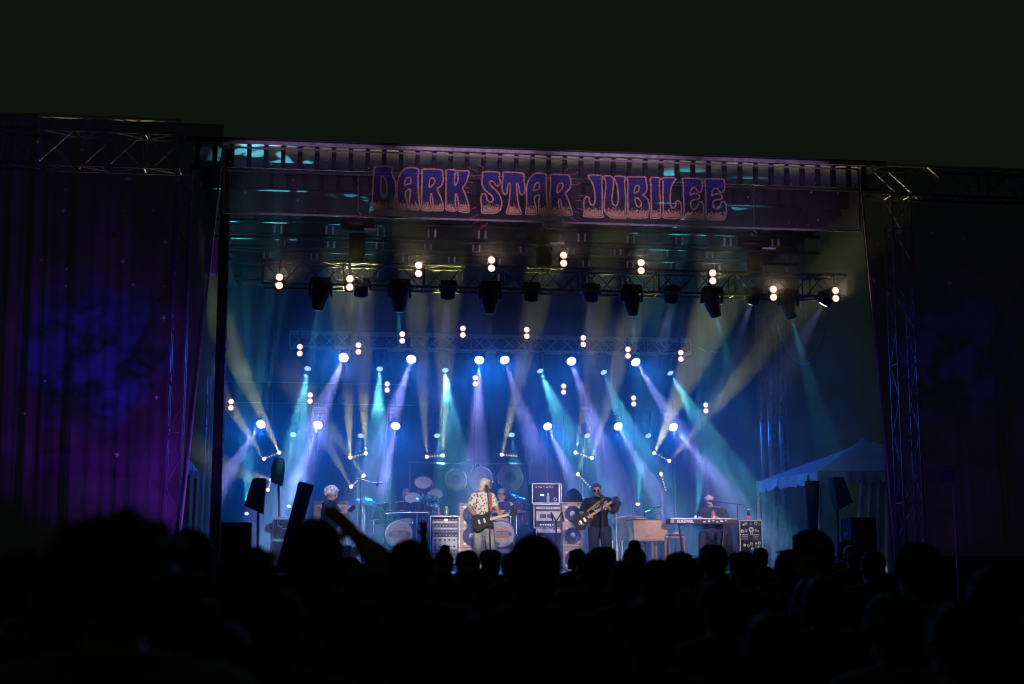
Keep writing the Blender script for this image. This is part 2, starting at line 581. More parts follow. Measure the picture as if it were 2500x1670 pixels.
# deck boards, 1.2 m wide strips with open joints
for i in range(11):
    x0 = XL - 0.3 + i * 1.2
    sp('deck_panel', MB().box((x0 + 0.6, 30.2, DECK - 0.06), (1.19, 12.4, 0.12), b=0.006), 'deck_black')
m = MB()
k = 120
for i in range(k + 1):
    x = XL - 0.3 + i * 13.2 / k
    yy = 24.0 + 0.03 * math.sin(i * 1.35)
    m.v += [(x, yy, 0.0), (x, yy, DECK - 0.02)]
m.f = [(2 * i, 2 * i + 2, 2 * i + 3, 2 * i + 1) for i in range(k)]
m.sm = [True] * k
m.mi = [0] * k
sp('skirt', m, 'black_cloth')
ZR = 8.74
for i in range(10):
    x0 = XL + i * 1.257
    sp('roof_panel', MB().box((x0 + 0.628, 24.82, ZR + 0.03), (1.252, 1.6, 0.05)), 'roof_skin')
    sp('roof_panel', MB().box((x0 + 0.628, 31.12, ZR + 0.03), (1.252, 10.96, 0.05)), 'roof_skin_unlit')
sp('fascia_rail', MB().box(((XL + XR) / 2, 24.12, ZR - 0.44), (XR - XL, 0.11, 0.06), b=0.008), 'rafter_steel')
raf = None
for i in range(43):
    x = XL + 0.12 + i * 0.296
    if x > XR - 0.1:
        break
    if raf is None:
        raf = MB().box((0, 0, 0), (0.078, 0.10, 0.40), b=0.006).mesh('rafter')
    o = obj('roof_upright', raf, 'rafter_steel', stage, Vector((x, 24.12, ZR - 0.21)) - S0)
sp('roof_edge', MB().box(((XL + XR) / 2, 23.98, ZR + 0.01), (XR - XL + 0.15, 0.07, 0.075), b=0.01), 'purple_lit_edge')
sp('roof_cap', MB().box(((XL + XR) / 2, 24.05, ZR + 0.075), (XR - XL + 0.15, 0.16, 0.03), b=0.006), 'rafter_steel')
sp('main_beam', MB().box(((XL + XR) / 2, 25.75, ZR - 0.20), (XR - XL, 0.14, 0.36), b=0.02), 'rafter_steel')
# crosswise roof beams further back, pairs of tubes with spacers
for (yy, zt) in ((26.9, 8.05), (28.3, 8.1), (30.0, 8.2), (32.4, 8.3)):
    b = MB()
    for dz in (0, -0.34):
        b.cyl((XL + 0.2, yy, zt + dz), (XR - 0.2, yy, zt + dz), 0.03 if dz else 0.04, n=8)
    bo = sp('roof_beam', b, 'rafter_steel')
    cl = None
    for j in range(12):
        x = XL + 0.9 + j * 1.0 + (yy * 0.37) % 0.5
        for q in (0, 0.13):
            c = MB().box((x + q - S0.x, yy - 0.04 - S0.y, zt - 0.17 - S0.z), (0.035, 0.05, 0.16), b=0.006)
            obj('clamp', c, 'white_paint', bo)
# lengthwise beams that hold the roof
for x in (XL + 0.15, 0.6, 3.7, 6.8, XR - 0.15):
    sp('roof_girder', MB().box((x, 30.4, 8.45), (0.10, 9.0, 0.42), b=0.01), 'rafter_steel')
# side columns
for (px0, px1, yy) in ((526, 549, 24.3),):
    x0, x1 = W(px0, 900, yy).x, W(px1, 900, yy).x
    sp('column', MB().box(((x0 + x1) / 2, yy, 4.35), (x1 - x0, 0.22, 8.7), b=0.02), 'rafter_steel')
    sp('column_lit_edge', MB().cyl((x1 + 0.012, yy - 0.1, DECK), (x1 + 0.012, yy - 0.1, 7.4), 0.011, n=6), 'steel_post')  # thin pale rod stands in for the lit edge of the column
lp = W(503, 1000, 27).x
sp('slim_post', MB().cyl((lp, 27, 2.6), (lp, 27, 5.0), 0.02, n=8).cyl((lp + .07, 27, 2.7), (lp + .07, 27, 5.0), 0.012, n=6), 'steel_post')
# pale boxes high on both sides
a = W(500, 583, 24.2); b_ = W(531, 665, 24.2)
sp('white_box', MB().box(((a.x + b_.x) / 2, 24.35, (a.z + b_.z) / 2), (b_.x - a.x, 0.18, a.z - b_.z), b=0.012), 'white_paint')
a = W(1923, 622, 29); b_ = W(1961, 664, 29)
sp('white_box', MB().box(((a.x + b_.x) / 2, 29.1, (a.z + b_.z) / 2), (b_.x - a.x, 0.18, a.z - b_.z), b=0.012), 'white_paint')
a = W(1957, 560, 29.3); b_ = W(1962, 782, 29.3)
sp('upper_post', MB().box((a.x, 29.35, (a.z + b_.z) / 2), (0.115, 0.10, a.z - b_.z), b=0.012), 'white_paint')
a = W(1940, 562, 28.4); b_ = W(1966, 505, 25.9)
sp('stay_bar', MB().cyl(a, b_, 0.028, n=8), 'steel_post')
# telescopic lifting posts at the rear right corner
for i, (px, r, zt, zj) in enumerate(((1862, 0.055, 7.2, 4.7), (1884, 0.095, 7.3, 5.6), (1892, 0.03, 7.3, 5.6), (1909, 0.075, 7.3, 4.75), (1919, 0.03, 7.1, 4.5))):
    x = W(px, 1050, 32).x + i * 0.004
    mb = MB().cyl((x, 32, DECK - 0.02), (x, 32, zj), r, n=14).cyl((x, 32, zj), (x, 32, zt), r * 0.82, n=14)
    mb.cyl((x, 32, zj - 0.05), (x, 32, zj + 0.04), r * 1.22, n=14).cyl((x, 32, 3.1), (x, 32, 3.2), r * 1.18, n=14)
    sp('lift_post', mb, 'steel_post')
a = W(1858, 782, 32); b_ = W(1892, 768, 32)
sp('post_cap', MB().cyl((a.x, 31.9, a.z), (b_.x, 31.9, b_.z), 0.02, n=8), 'steel_post')
# back wall: dark cloth panels with thin joint rails
bx0, bx1 = W(540, 1000, 36).x, W(1850, 1000, 36).x
nb = 9
for i in range(nb):
    w_ = (bx1 - bx0) / nb
    mb = MB()
    q = 14
    for j in range(q + 1):
        x = bx0 + w_ * (i + j / q * 0.995)
        y = 36.0 + 0.035 * math.sin(j * 1.9 + i) + 0.02 * math.sin(j * 4.1)
        mb.v += [(x, y, DECK), (x, y, 8.5)]
    mb.f = [(2 * j, 2 * j + 2, 2 * j + 3, 2 * j + 1) for j in range(q)]
    mb.sm, mb.mi = [True] * q, [0] * q
    sp('backdrop_panel', mb, 'backdrop_cloth')
for py in (935, 985):
    z = W(800, py, 35.8).z
    sp('wall_rail', MB().cyl((bx0, 35.8, z), (W(1010, py, 35.8).x, 35.8, z - 0.02), 0.012, n=6), 'aluminium')
sp('wall_rail', MB().cyl((W(667, 900, 35.8).x, 35.78, 4.2), (W(667, 900, 35.8).x, 35.78, 7.6), 0.010, n=6), 'aluminium')
# pipes that carry the low lamps by the backdrop
for px, py in bb + [(637, 1000), (776, 1000), (966, 1000), (1337, 1000), (1509, 1000), (1644, 1000)]:
    p = W(px, py, 34.15)
    sp('pipe', MB().cyl((p.x, 34.15, DECK), (p.x, 34.15, p.z + 0.25), 0.024, n=8), 'black_metal')


# ------------------------------------------------------------------ lighting trusses
def truss(name, label, p0, p1, w, h, bay, mat='dark_aluminium', group=None, r=0.026, rb=0.013, vert=False, sides=('front', 'back', 'top', 'bottom')):
    """box truss of four chords and zigzag braces between p0 and p1"""
    p0, p1 = Vector(p0), Vector(p1)
    root = thing(name, label, 'truss', p0, 0, group)
    d = p1 - p0
    L_ = d.length
    ax = d.normalized()
    if vert:
        u, v = Vector((1, 0, 0)), Vector((0, 1, 0))
    else:
        u, v = Vector((0, 1, 0)), Vector((0, 0, 1))
    cs = [u * (a * w / 2) + v * (b * h / 2) for a, b in ((-1, -1), (1, -1), (1, 1), (-1, 1))]
    for c in cs:
        obj('chord', MB().cyl(c, c + d, r, n=8), mat, root)
    n_ = max(2, round(L_ / bay))
    step = L_ / n_
    faces = {'bottom': (0, 1), 'back': (1, 2), 'top': (2, 3), 'front': (3, 0)}
    for s_ in sides:
        i, j = faces[s_]
        A, B = cs[i], cs[j]
        me1 = MB().cyl((0, 0, 0), B - A + ax * step, rb, n=6).mesh('brace')
        me2 = MB().cyl((0, 0, 0), A - B + ax * step, rb, n=6).mesh('brace')
        me3 = MB().cyl((0, 0, 0), B - A, rb, n=6).mesh('strut')
        for q in range(n_):
            if q % 2 == 0:
                obj('brace', me1, mat, root, A + ax * (q * step))
            else:
                obj('brace', me2, mat, root, B + ax * (q * step))
            if q % 4 == 0:
                obj('strut', me3, mat, root, A + ax * (q * step))
        obj('strut', me3, mat, root, A + d)
    return root


a, b_ = W(642, 668, FRONT_Y), W(2058, 700, FRONT_Y)
truss('front_truss', 'dark box truss across the stage front holding long moving spots', (a.x, FRONT_Y, 6.62), (b_.x, FRONT_Y, 6.62), 0.42, 0.42, 0.36)
a, b_ = W(708, 830, REAR_Y), W(1682, 848, REAR_Y)
truss('rear_truss', 'box truss at the back of the stage holding teal spots', (a.x, REAR_Y, 6.40), (b_.x, REAR_Y, 6.40), 0.34, 0.34, 0.34, 'truss_grey')
# side wings: horizontal trusses that carry the scrims
a, b_ = W(90, 350, 24.3), W(440, 350, 24.3)
truss('wing_truss', 'silver truss above the left purple scrim', (a.x - 3, 24.4, 8.62), (b_.x, 24.4, 8.62), 0.4, 0.62, 0.62, 'aluminium', 'wing trusses beside the stage', 0.03, 0.016)
a, b_ = W(2110, 430, 24.3), W(2480, 450, 24.3)
truss('wing_truss', 'silver truss above the right dark scrim', (a.x, 24.4, 8.55), (b_.x + 3, 24.4, 8.55), 0.4, 0.55, 0.62, 'aluminium', 'wing trusses beside the stage', 0.03, 0.016)
a, b_ = W(60, 309, 24.1), W(440, 316, 24.1)
tag(obj('wing_beam', MB().box((0, 0, 0), (b_.x - a.x + 3, 0.10, 0.05), b=0.008), 'aluminium', loc=((a.x + b_.x - 3) / 2, 24.1, 9.13)), 'thin bright beam along the top of the left wing', 'beam')
# vertical towers
a = W(447, 430, 24.2)
truss('tower_truss', 'ladder truss tower behind the edge of the left purple scrim', (a.x - 0.02, 24.5, 0), (a.x - 0.02, 24.5, 8.3), 0.25, 0.25, 0.47, 'aluminium', 'towers at the stage sides', 0.028, 0.02, True, ('front', 'back', 'bottom'))
a = W(2200, 480, 24.2)
truss('tower_truss', 'four-legged truss tower behind the right dark scrim', (a.x, 24.4, 0), (a.x, 24.4, 8.25), 0.36, 0.36, 0.62, 'aluminium', 'towers at the stage sides', 0.026, 0.014, True)


# ------------------------------------------------------------------ chain hoists over the front truss
def hoist(px, py0, py1, label, wd=0.15):
    yy = 25.0
    t = W(px, py0, yy)
    bt = W(px, py1, yy)
    root = thing('chain_hoist', label, 'hoist', (t.x, yy, bt.z), 0, 'chain hoists above the front truss')
    H = t.z - bt.z
    obj('chain', MB().tube([(0.01 * math.sin(i * 2.2), 0, H + i * 0.05) for i in range(int((8.6 - t.z) / 0.05))], 0.012, 6), 'steel_post', root)
    bo = obj('motor_body', MB().box((0, 0, H - 0.16), (0.52, 0.22, 0.16), b=0.03).lathe([(0.10, -0.3), (0.13, -0.27), (0.13, 0.27), (0.10, 0.3)], (0, 0, H - 0.15), (1, 0, 0), 16), 'black_metal', root)
    obj('hook', MB().torus((0, 0, H + 0.02), (0, 1, 0), 0.05, 0.014, 14, 6), 'steel_post', bo)
    obj('side_plate', MB().box((0.24, -0.12, H - 0.27), (0.26, 0.02, 0.035), b=0.004), 'off_white', bo)
    obj('chain_bag', MB().lathe([(0.02, 0.0), (wd * 0.85, 0.02), (wd, 0.2), (wd * 0.95, H - 0.42), (wd * 1.1, H - 0.34)], (0, 0, 0), (0, 0, 1), 14), 'black_cloth', root)
    obj('cable_loop', MB().tube([(0.12 * math.cos(t_) - 0.08, -0.05, H - 0.02 + 0.08 * math.sin(t_)) for t_ in np.linspace(0.2, 3.2, 10)], 0.012, 6), 'black_plastic', root)


hoist(874, 528, 640, 'black chain hoist with drooping bag over the left of the front truss')
hoist(1327, 562, 665, 'black chain hoist with drooping bag over the middle of the front truss')
hoist(1842, 575, 672, 'black chain hoist with drooping bag over the right of the front truss')
# sagging cable at the right
p = [W(x, y, 29.5) for x, y in ((1898, 790), (1905, 815), (1918, 845), (1935, 872), (1952, 886), (1964, 889), (1978, 882), (1995, 858), (2008, 822), (2020, 780), (2030, 735), (2036, 700))]
c0 = p[5]
mb = MB().tube([v - c0 for v in p], 0.020, 6).tube([v - c0 + Vector((0.02, 0.03, -0.035 if 2 < i < 9 else 0)) for i, v in enumerate(p)], 0.012, 6)
tag(obj('hanging_cable', mb, 'white_paint', loc=c0), 'pair of cables sagging in a loop beside the right lifting posts', 'cable')
p = [W(x, y, 31.6) for x, y in ((1662, 820), (1690, 842), (1725, 858), (1760, 860))]
tag(obj('hanging_cable', MB().tube([v - p[0] for v in p], 0.012, 6), 'steel_post', loc=p[0]), 'thin cable drooping off the right end of the rear truss', 'cable')
# ------------------------------------------------------------------ printed mesh fabrics
def scrim_mat(name, base, rose=None, opacity=0.7, center=(0, 0), size=1.0, glow=0.0):
    m = bpy.data.materials.new(name)
    m.use_nodes = True
    N, L = m.node_tree.nodes, m.node_tree.links
    b = N['Principled BSDF']
    b.inputs['Roughness'].default_value = 0.85
    b.inputs['Specular IOR Level'].default_value = 0.15
    out = N['Material Output']
    tr = N.new('ShaderNodeBsdfTransparent')
    mx = N.new('ShaderNodeMixShader')
    mx.inputs['Fac'].default_value = opacity
    tl_ = N.new('ShaderNodeBsdfTranslucent')
    tl_.inputs['Color'].default_value = (*(min(1, c * 3.0) for c in base), 1)
    m0 = N.new('ShaderNodeMixShader')
    m0.inputs['Fac'].default_value = glow
    L.new(b.outputs[0], m0.inputs[1])
    L.new(tl_.outputs[0], m0.inputs[2])
    L.new(tr.outputs[0], mx.inputs[1])
    L.new(m0.outputs[0], mx.inputs[2])
    L.new(mx.outputs[0], out.inputs['Surface'])
    tc = N.new('ShaderNodeTexCoord')
    nz = N.new('ShaderNodeTexNoise')
    nz.inputs['Scale'].default_value = 1.4
    nz.inputs['Detail'].default_value = 6
    L.new(tc.outputs['Object'], nz.inputs['Vector'])
    cr = N.new('ShaderNodeValToRGB')
    cr.color_ramp.elements[0].position = 0.35
    cr.color_ramp.elements[1].position = 0.7
    cr.color_ramp.elements[0].color = (*(c * 0.55 for c in base), 1)
    cr.color_ramp.elements[1].color = (*(c * 1.3 for c in base), 1)
    L.new(nz.outputs['Fac'], cr.inputs['Fac'])
    col = cr.outputs['Color']
    if rose:
        # flower print: blue petals edged dark, in a blotchy disc
        mp = N.new('ShaderNodeMapping')
        mp.inputs['Location'].default_value = (-center[0] / size, 0, -center[1] / size)
        mp.inputs['Scale'].default_value = (1 / size, 0.0, 1 / size)
        L.new(tc.outputs['Object'], mp.inputs['Vector'])
        ln = N.new('ShaderNodeVectorMath'); ln.operation = 'LENGTH'
        L.new(mp.outputs['Vector'], ln.inputs[0])
        w2 = N.new('ShaderNodeTexNoise'); w2.inputs['Scale'].default_value = 2.2
        L.new(mp.outputs['Vector'], w2.inputs['Vector'])
        ad = N.new('ShaderNodeMath'); ad.operation = 'MULTIPLY_ADD'
        ad.inputs[1].default_value = 0.9
        L.new(w2.outputs['Fac'], ad.inputs[0]); L.new(ln.outputs['Value'], ad.inputs[2])
        mk = N.new('ShaderNodeMapRange')
        mk.inputs['From Min'].default_value = 1.7; mk.inputs['From Max'].default_value = 1.2
        L.new(ad.outputs[0], mk.inputs['Value'])
        vo = N.new('ShaderNodeTexVoronoi'); vo.feature = 'F1'
        vo.inputs['Scale'].default_value = 1.9
        ds = N.new('ShaderNodeVectorMath'); ds.operation = 'MULTIPLY_ADD'
        L.new(w2.outputs['Color'], ds.inputs[0]); ds.inputs[1].default_value = (1.3, 1.3, 1.3)
        L.new(mp.outputs['Vector'], ds.inputs[2])
        L.new(ds.outputs[0], vo.inputs['Vector'])
        pe = N.new('ShaderNodeMapRange')
        pe.inputs['From Min'].default_value = 0.75; pe.inputs['From Max'].default_value = 0.25
        pe.inputs['To Min'].default_value = 0.05; pe.inputs['To Max'].default_value = 1.0
        L.new(vo.outputs['Distance'], pe.inputs['Value'])
        mu = N.new('ShaderNodeMix'); mu.data_type = 'RGBA'
        L.new(pe.outputs['Result'], mu.inputs['Factor'])
        mu.inputs['A'].default_value = (0.01, 0.01, 0.03, 1)
        mu.inputs['B'].default_value = (*rose, 1)
        m2 = N.new('ShaderNodeMix'); m2.data_type = 'RGBA'
        L.new(mk.outputs['Result'], m2.inputs['Factor'])
        L.new(col, m2.inputs['A']); L.new(mu.outputs['Result'], m2.inputs['B'])
        col = m2.outputs['Result']
    L.new(col, b.inputs['Base Color'])
    MATS[name] = m
    return m


def star4(r, t=0.32):
    mb = MB()
    pts = []
    for i in range(8):
        q = r if i % 2 == 0 else r * t
        pts.append((q * math.sin(i * math.pi / 4), q * math.cos(i * math.pi / 4)))
    return mb.prism(pts, -0.002, 0.002)


nmat('star_print', (0.75, 0.52, 0.55), 0.7, 0, 0.2)
nmat('hem_webbing', (0.32, 0.26, 0.36), 0.7, 0, 0.25, 8)


def scrim(name, label, edge_top, edge_bot, far_px, sgn, zt, mat, stars, Y=23.6):
    """hanging folded mesh curtain whose inner edge slants outward to the ground"""
    et, eb = W(*edge_top, Y), W(*edge_bot, Y)
    xf = W(far_px, 900, Y).x
    root = thing(name, label, 'curtain', (et.x, Y, 0.0), 0, 'printed mesh curtains beside the stage')
    mb = MB()
    nu, nv = 640, 14
    rr = random.Random(3 if sgn < 0 else 5)
    ph = [(rr.uniform(4, 9), rr.uniform(0, 6), rr.uniform(0.012, 0.03)) for _ in range(3)] + [(rr.uniform(14, 34), rr.uniform(0, 6), rr.uniform(0.006, 0.014)) for _ in range(4)]

    def fold(x, k):
        g_ = 0.35 + 0.65 * (1 - k)
        return g_ * sum(a * (1.6 * abs(math.sin(0.5 * (f * x + p + 0.1 * k * f))) ** 0.7 - 0.8) * 2.2 for f, p, a in ph)
    for j in range(nv + 1):
        k = j / nv
        z = 0.5 + (zt - 0.5) * k
        e = eb.x + (et.x - eb.x) * max(0, min(1, (z - eb.z) / (et.z - eb.z)))
        for i in range(nu + 1):
            x = e + (xf - e) * i / nu
            mb.v.append((x - et.x, fold(x, k), z))
    for j in range(nv):
        for i in range(nu):
            q = j * (nu + 1) + i
            mb.f.append((q, q + 1, q + nu + 2, q + nu + 1)); mb.sm.append(True); mb.mi.append(0)
    obj('fabric', mb, mat, root)
    h = MB().tube([(eb.x - et.x, -0.05, eb.z), (0, -0.05, et.z)], 0.018, 6)
    obj('edge_strap', h, 'hem_webbing', root)
    for px, py, r in stars:
        p = W(px, py, Y - 0.1)
        o = obj('star', star4(r), 'star_print', root, (p.x - et.x, -0.1, p.z))
        o.rotation_euler = (0, rr.uniform(-0.3, 0.3), 0)
    return root


c0 = W(225, 860, 23.6)
scrim_mat('left_scrim', (0.12, 0.035, 0.12), (0.07, 0.07, 0.42), 0.72, (c0.x - W(545, 365, 23.6).x, c0.z), 1.15)
ls = [(93, 346, .045), (200, 366, .035), (251, 412, .035), (313, 436, .06), (161, 463, .03), (155, 514, .05), (302, 514, .02), (374, 514, .03), (101, 634, .045), (300, 638, .06), (404, 590, .06), (162, 657, .03), (325, 695, .03), (400, 776, .06), (490, 451, .05), (161, 698, .025), (240, 586, .02), (402, 699, .02), (382, 970, .045), (286, 1110, .05), (110, 930, .03), (60, 1010, .03)]
scrim('scrim_curtain', 'purple mesh curtain with blue rose print and stars left of the stage', (545, 362), (438, 1330), -140, -1, 8.95, 'left_scrim', ls)
c1 = W(2330, 860, 23.6)
scrim_mat('right_scrim', (0.10, 0.02, 0.10), (0.06, 0.06, 0.36), 0.72, (c1.x - W(2098, 432, 23.6).x, c1.z), 1.1)
rs_ = [(2286, 435, .06), (2372, 450, .035), (2107, 499, .04), (2194, 567, .06), (2277, 567, .03), (2352, 582, .055), (2145, 597, .04), (2134, 686, .04), (2168, 717, .055), (2318, 691, .05), (2369, 709, .03), (2372, 746, .02), (2417, 492, .02), (2350, 540, .025)]
scrim('scrim_curtain', 'dark mesh curtain with scattered stars right of the stage', (2098, 432), (2186, 1390), 2640, 1, 8.62, 'right_scrim', rs_)

# ------------------------------------------------------------------ the banner
BY = 23.72
bl_, br_ = W(546, 440, BY).x, W(2098, 500, BY).x
BZ0, BZ1 = 7.42, 8.58
scrim_mat('banner_mesh', (0.034, 0.030, 0.058), None, 0.46, glow=0.18)
banner = thing('banner', 'dark mesh banner reading DARK STAR JUBILEE above the stage opening', 'banner', (bl_, BY, BZ0))
mb = MB()
nu, nv = 80, 6
for j in range(nv + 1):
    for i in range(nu + 1):
        x = (br_ - bl_) * i / nu
        mb.v.append((x, 0.010 * math.sin(x * 3.1 + j * 0.5) * math.sin(math.pi * j / nv) + 0.006 * math.sin(x * 9 - j), (BZ1 - BZ0) * j / nv))
for j in range(nv):
    for i in range(nu):
        q = j * (nu + 1) + i
        mb.f.append((q, q + 1, q + nu + 2, q + nu + 1)); mb.sm.append(True); mb.mi.append(0)
obj('fabric', mb, 'banner_mesh', banner)
hm_ = MB()
for z in (0.0, BZ1 - BZ0):
    hm_.box(((br_ - bl_) / 2, -0.004, z), (br_ - bl_, 0.012, 0.035), b=0.003)
for x in (0.0, br_ - bl_):
    hm_.box((x, -0.006, (BZ1 - BZ0) / 2), (0.04, 0.012, BZ1 - BZ0), b=0.003)
obj('hem', hm_, 'hem_webbing', banner)
# rods seen at mid height behind the cloth
obj('support_wire', MB().cyl((0, 0.10, 0.83), (br_ - bl_, 0.10, 0.83), 0.008, n=6), 'steel_post', banner)

nmat('letter_edge', (0.80, 0.50, 0.42), 0.7, 0, 0.5, 26, col2=(0.60, 0.22, 0.22))
lf = bpy.data.materials.new('letter_fill')
lf.use_nodes = True
N, L = lf.node_tree.nodes, lf.node_tree.links
b = N['Principled BSDF']
b.inputs['Roughness'].default_value = 0.8
tc = N.new('ShaderNodeTexCoord'); sx = N.new('ShaderNodeSeparateXYZ')
L.new(tc.outputs['Object'], sx.inputs[0])
zr = N.new('ShaderNodeMapRange'); zr.inputs['From Min'].default_value = 0.15; zr.inputs['From Max'].default_value = 0.94
L.new(sx.outputs['Z'], zr.inputs['Value'])
nz = N.new('ShaderNodeTexNoise'); nz.inputs['Scale'].default_value = 42; nz.inputs['Detail'].default_value = 2
L.new(tc.outputs['Object'], nz.inputs['Vector'])
ma = N.new('ShaderNodeMath'); ma.operation = 'MULTIPLY_ADD'; ma.inputs[1].default_value = 0.45
L.new(nz.outputs['Fac'], ma.inputs[0]); L.new(zr.outputs['Result'], ma.inputs[2])
cr = N.new('ShaderNodeValToRGB')
e = cr.color_ramp.elements
e[0].position, e[0].color = 0.32, (0.80, 0.50, 0.26, 1)
e[1].position, e[1].color = 0.38, (0.03, 0.03, 0.07, 1)
x_ = e.new(0.66); x_.color = (0.035, 0.035, 0.15, 1)
x_ = e.new(0.95); x_.color = (0.05, 0.04, 0.30, 1)
L.new(ma.outputs[0], cr.inputs['Fac']); L.new(cr.outputs['Color'], b.inputs['Base Color'])
MATS['letter_fill'] = lf


def see_through(m, fac):
    # print on open mesh: part of what is behind shows between the threads
    N, L = m.node_tree.nodes, m.node_tree.links
    tr = N.new('ShaderNodeBsdfTransparent')
    mx = N.new('ShaderNodeMixShader')
    nz = N.new('ShaderNodeTexNoise')
    nz.inputs['Scale'].default_value = 60
    mr = N.new('ShaderNodeMapRange')
    mr.inputs['From Min'].default_value = 0.35
    mr.inputs['From Max'].default_value = 0.65
    mr.inputs['To Min'].default_value = fac - 0.3
    mr.inputs['To Max'].default_value = min(1, fac + 0.25)
    tc = N.new('ShaderNodeTexCoord')
    L.new(tc.outputs['Object'], nz.inputs['Vector'])
    L.new(nz.outputs['Fac'], mr.inputs['Value'])
    L.new(mr.outputs['Result'], mx.inputs['Fac'])
    L.new(tr.outputs[0], mx.inputs[1])
    L.new(N['Principled BSDF'].outputs[0], mx.inputs[2])
    L.new(mx.outputs[0], N['Material Output'].inputs['Surface'])


see_through(lf, 0.72)
see_through(MATS['letter_edge'], 0.92)

